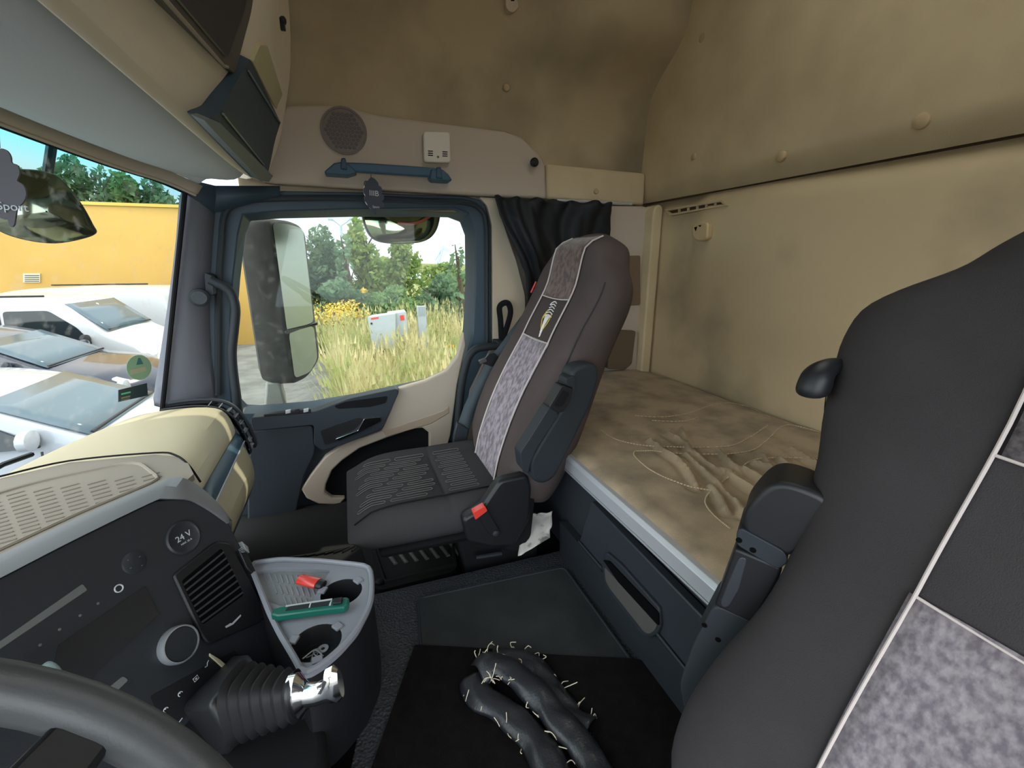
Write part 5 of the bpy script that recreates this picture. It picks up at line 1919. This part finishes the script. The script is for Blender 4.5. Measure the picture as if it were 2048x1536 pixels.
# yellow building
YB = 16.0
bx1 = P(512, 470, 'Y', YB).x
bld = thing('yellow_building', (bx1 - 12, YB + 4, GZ), 'plain yellow rendered building behind the parked vans', 'building')
bh = P(270, 412, 'Y', YB).z
b = MB()
b.box((bx1 - 12, YB + 4, (bh + GZ) / 2), (24, 8, bh - GZ))
b.build('wall', yellow, bld)
b = MB()
b.box((bx1 - 12, YB + 4, bh + 0.03), (24.1, 8.1, 0.08))
b.build('roof_edge', M('roof_metal', (214, 170, 70), 0.6), bld)
b = MB()
b.prism(PL([(46, 547), (80, 547), (80, 565), (46, 565)], 'Y', YB - 0.03), (0, 0.03, 0))
vg = b.build('wall_vent', M('vent_pale', (206, 200, 170), 0.6), bld)
for k in range(4):
    b = MB()
    y0 = 550 + k * 3.8
    b.prism(PL([(49, y0), (78, y0), (78, y0 + 2), (49, y0 + 2)], 'Y', YB - 0.04), (0, 0.01, 0))
    b.build('vent_slot', M('vent_dark', (90, 84, 70), 0.7), vg)


def vehicle(name, label, prof, L_, Wd, zb, paint, anchor_local, anchor_world, rot, zt, wins, wscr, hood_n, lamp, rear=False, group=None):
    """body lofted across its width from a side profile; forward is +x, near side -y"""
    R_ = Matrix.Rotation(rot, 3, 'Z')
    al = Vector(anchor_local)
    T_ = Vector(anchor_world) - R_ @ al
    T_.z = GZ

    def tw_(p):
        return R_ @ Vector(p) + T_
    root = thing(name, tw_((L_ / 2, 0, 0)), label, 'car' if 'van' not in name else 'van', group)

    def hw(z):
        return Wd / 2 * (1 - (0.17 if 'van' not in name else 0.09) * max(0, (z - zb) / (zt - zb)) ** 1.1) * (1 - 0.04 * sst(0.5, 0.2, z))
    pr = [(p.x, p.y) for p in rnd([Vector((x, z)) for x, z in prof], 0.12, 3)]
    cx_, cz_ = L_ / 2, 0.75
    mb = MB()
    rings = []
    for f_, ins in ((-1, 0.06), (-0.985, 0.015), (-0.93, 0.0), (-0.5, -0.012), (0, -0.02), (0.5, -0.012), (0.93, 0), (0.985, 0.015), (1, 0.06)):
        r_ = []
        for x, z in pr:
            dx, dz = x - cx_, z - cz_
            l = math.hypot(dx / 2, dz) or 1
            x2 = x - dx / l * ins * 0.5 * (1 + (1 if abs(f_) < 0.95 else 0) * 0) - (0.18 * abs(f_) ** 3 * sst(L_ * 0.7, L_, x) - 0.05 * abs(f_) ** 3 * sst(0.5, 0, x))
            z2 = z - dz / l * ins
            r_.append(tw_((x2, f_ * hw(z), z2)))
        rings.append(r_)
    mb.loft(rings)
    body = mb.build('body', paint, root, ang=28)
    for side in (-1, 1):
        for wpts in wins:
            mb = MB()
            q_ = [tw_((x, side * (hw(z) + 0.006), z)) for x, z in wpts]
            mb.prism(rnd(q_, 0.06, 3), R_ @ Vector((0, -side * 0.02, 0)))
            mb.build('side_window', cglass, root)
    (xa, za), (xb, zb_) = wscr
    mb = MB()
    rows = []
    for k in range(9):
        f_ = -0.9 + 1.8 * k / 8
        cv = 0.14 * (1 - abs(f_) ** 2.5)
        n_x, n_z = (za - zb_), (xb - xa)
        nl = math.hypot(n_x, n_z)
        rows.append([tw_((xa + (xb - xa) * t + n_x / nl * 0.024 - 0.03 * abs(f_) ** 3, f_ * hw(za + (zb_ - za) * t), za + (zb_ - za) * t + n_z / nl * 0.024)) for t in (0, 0.33, 0.66, 1)])
    mb.loft(rows, False, False)
    mb.build('windscreen', cglassb, root, solid=0.006)
    wr = 0.32
    for wx in (0.85, L_ - 0.95):
        for side in (-1, 1):
            mb = MB()
            mb.lathe([(0.05, 0.0), (wr - 0.08, 0.0), (wr - 0.07, 0.02), (wr, 0.02), (wr, -0.18), (0.05, -0.18)], tw_((wx, side * (Wd / 2 + 0.005), wr)), R_ @ Vector((0, side, 0)), 24)
            mb.build('wheel', tyre, root)
    for side in (-1, 1):
        mb = MB()
        mx_, mz_ = wins[-1][0][0] if False else max(x for x, z in wins[-1]) - 0.05, min(z for x, z in wins[-1]) + 0.10
        o_ = tw_((mx_, side * (hw(mz_) + 0.10), mz_))
        mb.loft([[o_ + R_ @ Vector((dx * s_, 0.11 * math.cos(a) * s_, 0.09 * math.sin(a) * s_ + 0.0)) for a in [2 * math.pi * i / 14 for i in range(14)]] for dx, s_ in ((-0.05, 0.85), (-0.03, 1.0), (0.03, 0.95), (0.09, 0.5))])
        mb.build('door_mirror', black if 'van' in name else paint, root)
        mb = MB()
        (lx, lz) = lamp
        mb.loft([[tw_((lx + dx, side * (Wd / 2 * dy), lz + dz)) for dx, dz in ((-0.12, -0.06), (0.06, -0.10), (0.05, 0.04), (-0.10, 0.12))] for dy in (0.60, 0.78, 0.93)])
        mb.build('headlamp', lampg, root, bevel=0.02)
        mb = MB()
        mb.loft([[tw_((dx, side * (Wd / 2 * dy), dz)) for dx, dz in ((-0.02, 0.85), (0.12, 0.85), (0.14, 1.15), (0.0, 1.15))] for dy in (0.86, 0.99)])
        mb.build('tail_lamp', tail, root, bevel=0.01)
    for side in (-1, 1):
        xf_, zf_ = max(x for x, z in wins[-1]) - 0.02, min(z for x, z in wins[-1]) - 0.03
        xr_ = min(x for x, z in wins[-1]) - 0.04
        for sx_ in ((xf_, zf_), (xr_, max(z for x, z in wins[-1]))):
            mb = MB()
            mb.tube([tw_((sx_[0], side * (hw(z) + 0.004), z)) for z in [0.35 + (sx_[1] - 0.35) * k / 8 for k in range(9)]], 0.009, 4)
            mb.build('door_seam', black, root)
        mb = MB()
        mb.tube([tw_((xr_ + 0.10, side * (hw(0.98) + 0.02), 0.98)), tw_((xr_ + 0.28, side * (hw(0.98) + 0.02), 0.98))], 0.018, 6)
        mb.build('door_handle', black if 'van' in name else paint, root)
    mb = MB()
    mb.tube([tw_((xb - 0.02, f_ * hw(zb_) * 0.85, zb_ + 0.035)) for f_ in (-1, -0.5, 0, 0.5, 1)], 0.016, 5)
    mb.build('wiper', black, root)
    if 'van' in name:
        mb = MB()
        mb.tube([tw_((1.0, -hw(1.9) * 0.92, zt + 0.01)), tw_((3.0, -hw(1.9) * 0.92, zt + 0.01))], 0.018, 6)
        mb.build('roof_strip', black, root)
    return root


vprof = [(0.10, 0.28), (0.0, 0.55), (0.02, 1.3), (0.14, 1.84), (0.35, 1.92), (1.8, 1.95), (3.05, 1.90), (3.25, 1.83), (3.86, 1.30), (4.35, 1.08), (4.62, 0.80), (4.66, 0.45), (4.55, 0.26)]
vwins = [[(2.40, 1.15), (3.62, 1.12), (3.42, 1.42), (3.05, 1.72), (2.42, 1.72)]]
vehicle('white_van', 'white passenger van facing right, parked in front of the yellow building with dark side windows', vprof, 4.66, 1.75, 1.1, vanw, (3.84, -0.80, 1.32), P(216, 664, 'Z', GZ + 1.32), math.radians(-6), 1.95,
        [[(1.0, 1.15), (2.2, 1.15), (2.2, 1.70), (1.0, 1.70)]] + vwins, ((3.27, 1.80), (3.84, 1.32)), 0, (4.42, 0.85))
vehicle('white_delivery_van', 'white panel van furthest back by the yellow wall, red tail lamp at its right end', vprof, 4.66, 1.75, 1.1, vanw, (0.12, 0.75, 1.88), P(334, 594, 'Y', 13.0), math.radians(178), 1.95, vwins, ((3.27, 1.80), (3.84, 1.32)), 0, (4.42, 0.85))
cprof = [(0.10, 0.28), (0.0, 0.55), (0.05, 0.95), (0.25, 1.12), (0.75, 1.52), (1.4, 1.62), (2.2, 1.60), (2.6, 1.50), (3.35, 1.13), (4.05, 1.02), (4.35, 0.85), (4.45, 0.5), (4.35, 0.26)]
cwins = [[(0.7, 1.12), (1.65, 1.12), (1.65, 1.50), (0.95, 1.46)], [(1.75, 1.12), (3.05, 1.10), (2.55, 1.44), (1.75, 1.52)]]
vehicle('dark_car', 'dark blue-grey car facing right, parked between the white van and the silver-white car', cprof, 4.45, 1.68, 0.95, card, (3.36, -0.70, 1.13), P(100, 738, 'Z', GZ + 1.13), math.radians(-3), 1.62, cwins, ((2.62, 1.49), (3.36, 1.13)), 0, (4.15, 0.85))
wprof = [(x, z * 0.92) for x, z in cprof]
wwins = [[(x, z * 0.92) for x, z in w] for w in cwins]
vehicle('silver_white_car', 'silver-white car nearest the truck, seen low through the windscreen', wprof, 4.45, 1.62, 0.88, carw, (3.36, -0.68, 1.04), P(190, 872, 'Z', GZ + 1.04), math.radians(-1), 1.49, wwins, ((2.62, 1.37), (3.36, 1.04)), 0, (4.15, 0.78))

# passenger side door mirror of the truck
mr = thing('door_mirror', P(540, 790, 'Y', 1.98), 'tall two-pane truck door mirror outside the passenger window', 'mirror')
mx0 = P(560, 600, 'Y', 1.99).x
mx1 = P(626, 600, 'Y', 2.13).x
b = MB()
ho = [P(506, 446, 'Y', 1.99), P(505, 600, 'Y', 1.99), P(507, 735, 'Y', 1.99), P(522, 768, 'Y', 1.99), P(560, 772, 'Y', 1.99), P(560, 438, 'Y', 1.99), P(530, 436, 'Y', 1.99)]
zt_, zb2 = P(560, 438, 'Y', 1.99).z, P(560, 772, 'Y', 1.99).z
pi_, po_ = Vector((mx0, 1.99, 0)), Vector((mx1, 2.13, 0))
mt_ = (po_ - pi_).normalized()
mn_ = Vector((mt_.y, -mt_.x, 0))
wl = (po_ - pi_).length


def mp3(u, z, d=0.0):
    return pi_ + mt_ * (wl * u) + Vector((0, 0, z)) + mn_ * d


zo1, zo2 = P(624, 456, 'Y', 2.13).z, P(622, 722, 'Y', 2.13).z
sec_o = rnd([mp3(0, zb2), mp3(0, zt_), mp3(0.6, zt_), mp3(1, zo1), mp3(1, zo2), mp3(0.55, zb2 + 0.01)], 0.035, 5)
cm_ = sum(sec_o, Vector()) / len(sec_o)
dv = P(506, 600, 'Y', 2.03) - mp3(0.2, P(506, 600, 'Y', 2.03).z)
dv.z = 0
b.loft([[cm_ + (p - cm_) * s_ + dv * k for p in sec_o] for k, s_ in ((0, 0.97), (0.05, 1.0), (0.6, 1.0), (0.9, 0.95), (1.0, 0.85))])
b.build('housing', mhouse, mr, ang=40)
zm1, zm2 = P(590, 655, 'Y', 2.05).z, P(590, 668, 'Y', 2.05).z
b = MB()
b.prism(rnd([mp3(0.06, zm2 + 0.016, 0.004), mp3(0.06, zt_ - 0.012, 0.004), mp3(0.55, zt_ - 0.014, 0.004), mp3(0.92, zo1 - 0.005, 0.004), mp3(0.92, zm1 + 0.012, 0.004)], 0.022, 4), mn_ * -0.004)
b.build('mirror_pane', mirrd, mr)
b = MB()
b.prism(rnd([mp3(0.10, zb2 + 0.024, 0.004), mp3(0.10, zm1 - 0.012, 0.004), mp3(0.90, zm1 - 0.004, 0.004), mp3(0.90, zo2 + 0.012, 0.004), mp3(0.6, zb2 + 0.030, 0.004)], 0.022, 4), mn_ * -0.004)
b.build('mirror_pane', mirrd, mr)
b = MB()
b.prism([mp3(0.0, zm1 - 0.004, 0.0), mp3(1.0, zm1 - 0.004, 0.0), mp3(1.0, zm1 + 0.010, 0.0), mp3(0.0, zm2 + 0.012, 0.0)], mn_ * 0.010)
b.build('pane_divider', mhouse, mr, bevel=0.003)
b = MB()
b.prism([P(531, 764, 'Y', 2.0), P(560, 764, 'Y', 2.0), P(574, 815, 'Y', 2.0), P(528, 815, 'Y', 2.0)], (0, 0.06, 0))
b.build('arm', M('arm_pale', (176, 176, 168), 0.6), mr, bevel=0.01)
b = MB()
ab = P(550, 815, 'Y', 2.0)
b.box((ab.x, 1.935, ab.z - 0.01), (0.09, 0.17, 0.03))
b.build('bracket', mhouse, mr, bevel=0.005)

# kerb mirror hanging over the passenger window
km = thing('kerb_mirror', P(800, 430, 'Y', 2.02), 'wide kerb mirror hanging outside above the passenger window', 'mirror')
ko = cat(PL([(722, 405), (727, 442), (738, 468), (756, 482), (790, 487), (835, 485), (860, 476), (874, 458), (881, 430), (884, 405)], 'Y', 2.0), 4)
kc = sum(ko, Vector()) / len(ko)
b = MB()
b.loft([[kc + (p - kc) * s_ + Vector((0, y, 0)) for p in ko] for s_, y in ((1.0, 0.0), (1.02, 0.02), (0.98, 0.06), (0.8, 0.10), (0.4, 0.12))])
b.build('housing', mhouse, km, ang=50)
b = MB()
b.loft([[kc + (p - kc) * s_ + Vector((0, y, 0)) for p in ko] for s_, y in ((0.96, -0.001), (0.8, -0.010), (0.6, -0.018), (0.4, -0.023), (0.2, -0.026), (0.02, -0.027))], True, False)
b.build('mirror_pane', M('mirror_green', (176, 186, 150), 0.06, metal=1.0), km, ang=80)
b = MB()
b.tube(cat(PL([(795, 446), (820, 448), (845, 442), (866, 428)], 'Y', 1.975), 5), 0.006, 6, flat=0.4, upv=(0, 1, 0))
b.build('red_reflection', M('red_reflection', (206, 92, 70), 0.5), km)  # red arc of a reflection, modelled as a strip over the pane

# front mirror outside the windscreen
fq = ray(95, 420)
f0 = CAM + fq * 1.75
fm_ = thing('front_mirror', f0 + Vector((0, 0, 0.1)), 'curved front mirror hanging outside the top of the windscreen', 'mirror')
fo_ = cat([PR(x, y, f0, fq) for x, y in [(-30, 435), (0, 463), (50, 480), (110, 487), (165, 478), (193, 466), (186, 448), (165, 410), (132, 368), (100, 345), (40, 338), (-30, 345)]], 4, True)
fc = sum(fo_, Vector()) / len(fo_)
b = MB()
b.loft([[fc + (p - fc) * s_ + fq * y for p in fo_] for s_, y in ((1.0, 0.0), (1.01, 0.015), (0.9, 0.06), (0.5, 0.09))])
b.build('housing', mhouse, fm_, ang=50)
b = MB()
b.loft([[fc + (p - fc) * s_ - fq * y for p in fo_] for s_, y in ((0.975, 0.002), (0.8, 0.014), (0.5, 0.026), (0.2, 0.032), (0.02, 0.033))], True, False)
b.build('mirror_pane', M('mirror_dim', (150, 156, 140), 0.1, metal=1.0), fm_, ang=80)
b = MB()
b.tube([fc + Vector((0, 0, 0.03)) + fq * 0.05, fc + Vector((0.05, 0.1, 0.32)) + fq * 0.06], 0.012, 8)
b.build('arm', black, fm_)

# electrical cabinet and post in the grass
cb_ = thing('utility_cabinet', P(775, 730, 'Y', 9.2), 'grey two-box utility cabinet on a stake in the tall grass', 'utility box')
greyc = M('cabinet_grey', (160, 166, 168), 0.6)
b = MB()
b.prism(PL([(735, 634), (790, 627), (793, 697), (745, 700)], 'Y', 9.0), (0.10, 0.35, 0))
b.build('front_box', greyc, cb_, bevel=0.01)
b = MB()
b.prism(PL([(776, 628), (812, 623), (816, 664), (800, 676), (778, 680)], 'Y', 9.15), (0.02, 0.45, 0))
b.build('rear_box', greyc, cb_, bevel=0.01)
b = MB()
b.prism(PL([(742, 636), (757, 634), (757, 637), (742, 639)], 'Y', 8.99), (0, 0.005, 0))
b.build('red_mark', red, cb_)
b = MB()
b.prism(PL([(800, 631), (808, 630), (809, 640), (801, 641)], 'Y', 9.14), (0, 0.005, 0))
b.build('red_label', red, cb_)
for px in ((743, 647), (749, 689)):
    b = MB()
    b.lathe([(0.02, 0), (0.02, 0.01), (0, 0.01)], P(px[0], px[1], 'Y', 8.995), (0, -1, 0), 10)
    b.build('lock', black, cb_)
b = MB()
q_ = P(773, 700, 'Y', 9.2)
b.box((q_.x, 9.2, (q_.z + GZ) / 2 + 0.05), (0.14, 0.12, q_.z - GZ + 0.1))
b.build('stake', bark, cb_)
q0, q1 = P(842, 612, 'Y', 9.6), P(848, 705, 'Y', 9.6)
mp_ = thing('marker_post', (q1.x, 9.6, GZ), 'pale grey post standing in the grass right of the utility cabinet', 'post')
b = MB()
b.loft([[Vector((x + dx, 9.6 + dy, z)) for dx, dy in ((-.09, -.06), (.09, -.06), (.09, .06), (-.09, .06))] for x, z in ((q1.x + 0.02, GZ), (q1.x, q1.z), (q0.x, q0.z))])
b.build('shaft', greyc, mp_, bevel=0.01)
for k in range(5):
    b = MB()
    b.box((q0.x - 0.07 + 0.035 * k, 9.53, q0.z - 0.10), (0.012, 0.012, 0.2))
    b.build('ridge', M('ridge_grey', (150, 158, 160), 0.6), mp_)

# street lamp, distant crane, distant strip
sp0 = P(683, 470, 'Y', 42)
slp = thing('street_lamp', (sp0.x, 42, GZ), 'double-armed street lamp standing far behind the bushes', 'street lamp')
mgrey = M('lamp_grey', (150, 166, 176), 0.6)
b = MB()
zt2 = P(682, 452, 'Y', 42).z
b.tube([(sp0.x, 42, GZ), (sp0.x, 42, zt2)], 0.10, 8)
b.build('pole', mgrey, slp)
for px, pe in ((660, 438), (703, 438)):
    b = MB()
    b.tube(cat([(sp0.x, 42, zt2), P((px + 683) / 2, 444, 'Y', 42), P(px + (4 if px < 683 else -4), pe + 1, 'Y', 42)], 4), 0.06, 6)
    b.build('arm', mgrey, slp)
    b = MB()
    b.prism(PL([(px - 4, pe - 2), (px + 6, pe - 1), (px + 6, pe + 3), (px - 4, pe + 2)], 'Y', 42), (0, 0.3, 0))
    b.build('lamp_head', mgrey, slp)
crn = thing('harbour_crane', (P(880, 530, 'Y', 110).x, 110, GZ), 'grey harbour crane on the horizon beyond the bushes', 'crane')
for pts in ([(870, 520), (885, 492)], [(885, 492), (898, 503)], [(876, 528), (886, 494)], [(893, 502), (886, 494)]):
    b = MB()
    b.tube(PL(pts, 'Y', 110), 0.28, 6)
    b.build('girder', mgrey, crn)
b = MB()
q_ = P(877, 529, 'Y', 110)
b.box((q_.x, 110, (q_.z + GZ) / 2), (1.6, 1.6, q_.z - GZ + 1))
b.build('tower', mgrey, crn)
b = MB()
b.prism(PL([(835, 527), (935, 529), (935, 548), (835, 546)], 'Y', 60), (0, 3, 0))
b.build('distant_bank', M('bank_yellow', (150, 150, 104), 0.9), kind='structure', label='pale yellow bank in the distance')


# vegetation
def leaves(mb, centre, rad, n, size, rg, flat=1.0):
    for _ in range(n):
        while True:
            v = Vector((rg.uniform(-1, 1), rg.uniform(-1, 1), rg.uniform(-1, 1)))
            if 0.25 < v.length < 1:
                break
        p = centre + Vector((v.x * rad[0], v.y * rad[1], v.z * rad[2]))
        a = Vector((rg.uniform(-1, 1), rg.uniform(-1, 1), rg.uniform(-1, 1))).normalized()
        c = a.cross(Vector((rg.uniform(-1, 1), rg.uniform(-1, 1), rg.uniform(-1, 1)))).normalized()
        s_ = size * rg.uniform(0.6, 1.4)
        mb.v += [p - a * s_, p + c * s_ * 0.5 * flat, p + a * s_, p - c * s_ * 0.5 * flat]
        o_ = len(mb.v) - 4
        mb.f.append((o_, o_ + 1, o_ + 2, o_ + 3))


def bush(name, label, px, ptop, hw_px, Yd, mat, seed, n=1700, blobs=9, tall=1.0, size=0.11, group='bushes and trees beyond the grass', cat_='bush'):
    rg = random.Random(seed)
    base = P(px, 520, 'Y', Yd)
    top = P(px, ptop, 'Y', Yd).z
    rad = abs(P(px + hw_px, 520, 'Y', Yd).x - base.x)
    root = thing(name, (base.x, Yd, GZ), label, cat_, group)
    mb = MB()
    hgt_ = top - GZ
    for k in range(blobs):
        zz = GZ + hgt_ * (0.18 + 0.70 * (k / (blobs - 1)))
        wx = rad * (1 - 0.42 * (k / (blobs - 1)) ** 2.5)
        c_ = Vector((base.x + rg.uniform(-.6, .6) * wx, Yd + rg.uniform(-.6, .6), zz))
        leaves(mb, c_, (wx * rg.uniform(.45, .75), 0.8, hgt_ * 0.16 * rg.uniform(.8, 1.3)), n // blobs, size, rg)
    mb.build('foliage', mat, root, smooth=False)
    mb = MB()
    mb.tube([(base.x, Yd, GZ), (base.x + 0.1, Yd, GZ + hgt_ * 0.5), (base.x, Yd, GZ + hgt_ * 0.85)], [0.12, 0.08, 0.02], 7)
    for k in range(5):
        z0_ = GZ + hgt_ * (0.35 + 0.1 * k)
        a = rg.uniform(0, 6.28)
        mb.tube([(base.x, Yd, z0_), (base.x + math.cos(a) * rad * 0.7, Yd + math.sin(a) * 0.6, z0_ + hgt_ * 0.2)], [0.04, 0.012], 5)
    mb.build('branches', bark, root)
    return root


bush('spruce_bush', 'dark bluish-green bush just right of the truck door mirror, below the street lamp', 655, 462, 60, 20, leafb, 1, 2600)
bush('tall_tree', 'tallest green tree in the side window, left of its middle', 735, 440, 45, 19, leafc, 2, 3000, tall=1.2, cat_='tree')
bush('leafy_tree', 'leafy tree under the kerb mirror, right of the tallest tree', 800, 470, 62, 19.5, leafc, 3, 3000, cat_='tree')
bush('round_bush', 'low grey-green bush in front of the tallest tree', 690, 560, 75, 15.5, leafb, 4, 2600, size=0.09)
bush('round_bush', 'low round bush behind the utility cabinet', 775, 575, 62, 15, leafa, 5, 2600, size=0.09)
bush('round_bush', 'low bush right of the marker post', 868, 555, 58, 16, leafb, 6, 2600, size=0.09)
bush('round_bush', 'bush at the right edge of the side window', 925, 545, 45, 17, leafa, 7, 2000, size=0.09)
bush('hedge_bush', 'far hedge bush left of the tallest tree', 650, 512, 55, 24, leafb, 31, 2200, size=0.13)
bush('hedge_bush', 'far hedge bush filling the gap between the two leafy trees', 765, 515, 60, 24.5, leafc, 32, 2200, size=0.13)
bush('hedge_bush', 'far hedge bush below the harbour crane', 880, 528, 70, 25, leafc, 33, 2200, size=0.13)
bush('sparse_sapling', 'thin sapling with few leaves at the right edge of the side window', 915, 478, 14, 13, leafb, 8, 130, cat_='tree')
bush('sparse_sapling', 'bare twiggy tree in front of the street lamp', 690, 462, 26, 17, leafb, 9, 260, cat_='tree')
for k, (px, pt_) in enumerate([(-20, 300), (60, 335), (140, 345), (215, 330), (290, 352), (355, 372), (430, 390)]):
    bush('background_tree', ['dark tree behind the yellow building at the left edge of the windscreen', 'dark tree behind the yellow building, second from the left edge', 'dark tree behind the yellow building above the front mirror tip', 'dark tree behind the yellow building in the middle of its roof line', 'dark tree behind the yellow building, left of the windscreen corner', 'dark tree behind the yellow building at the windscreen corner', 'dark tree behind the yellow building hidden partly by the pillar'][k], px, pt_, 75, 28, leafb if k % 2 else leafa, 20 + k, 3200, size=0.17, group='trees behind the yellow building', cat_='tree')


def blades(name, label, mat, n, ylo, yhi, hlo, hhi, w, seed, seedhead=False, pxr=(420, 960)):
    rg = random.Random(seed)
    V, F = [], []
    for _ in range(n):
        y = ylo + (yhi - ylo) * rg.random() ** 1.5
        pxx = rg.uniform(*pxr)
        x = P(pxx, 520, 'Y', y).x
        if x < (-0.1 - 0.06 * (y - 5) if y < 13 else -1.5):
            continue
        cl = noise.noise((x * 0.8, y * 0.8, seed))
        h = rg.uniform(hlo, hhi) * (1 + 0.4 * cl)
        a = rg.uniform(0, 6.283)
        lean = Vector((math.cos(a), math.sin(a), 0)) * rg.uniform(0.1, 0.5) * h
        sd_ = Vector((math.cos(a + 1.57), math.sin(a + 1.57), 0)) * w * (1 + y * 0.04)
        b0 = Vector((x, y, GZ))
        m1 = b0 + lean * 0.3 + Vector((0, 0, h * 0.6))
        m2 = b0 + lean * 1.0 + Vector((0, 0, h))
        o_ = len(V)
        V += [b0 - sd_, b0 + sd_, m1 - sd_ * 0.8, m1 + sd_ * 0.8, m2]
        F += [(o_, o_ + 1, o_ + 3, o_ + 2), (o_ + 2, o_ + 3, o_ + 4)]
        if seedhead and rg.random() < 0.35:
            o_ = len(V)
            s3 = sd_ * 2.2
            V += [m2 - s3 - Vector((0, 0, .10)), m2 + s3 - Vector((0, 0, .10)), m2 + lean * 0.12 + Vector((0, 0, 0.06))]
            F += [(o_, o_ + 1, o_ + 2)]
    mb = MB()
    mb.v, mb.f = V, F
    o = mb.build(name, mat, smooth=False, kind='stuff', label=label, category='grass')
    return o


blades('tall_grass', 'tall straw-coloured grass filling the field', grassm, 15000, 6.0, 16, 0.7, 1.25, 0.008, 11, True)
blades('green_grass', 'greener grass tufts among the straw', grassg, 7000, 5.6, 14, 0.4, 0.9, 0.009, 12)
mb = MB()
rg = random.Random(5)
for _ in range(190):
    y = rg.uniform(12.5, 15)
    pxx = rg.gauss(672, 30)
    c_ = P(pxx, 520, 'Y', y)
    leaves(mb, Vector((c_.x, y, GZ + rg.uniform(0.9, 1.35))), (0.10, 0.10, 0.12), 6, 0.04, rg)
for px, py in ((902, 692), (895, 695), (906, 696), (728, 581)):
    c_ = P(px, py, 'Y', 9)
    leaves(mb, c_, (0.06, 0.06, 0.04), 30, 0.03, rg)
mb.build('yellow_flowers', flowerm, smooth=False, kind='stuff', label='yellow wildflower patch in the grass', category='flowers')
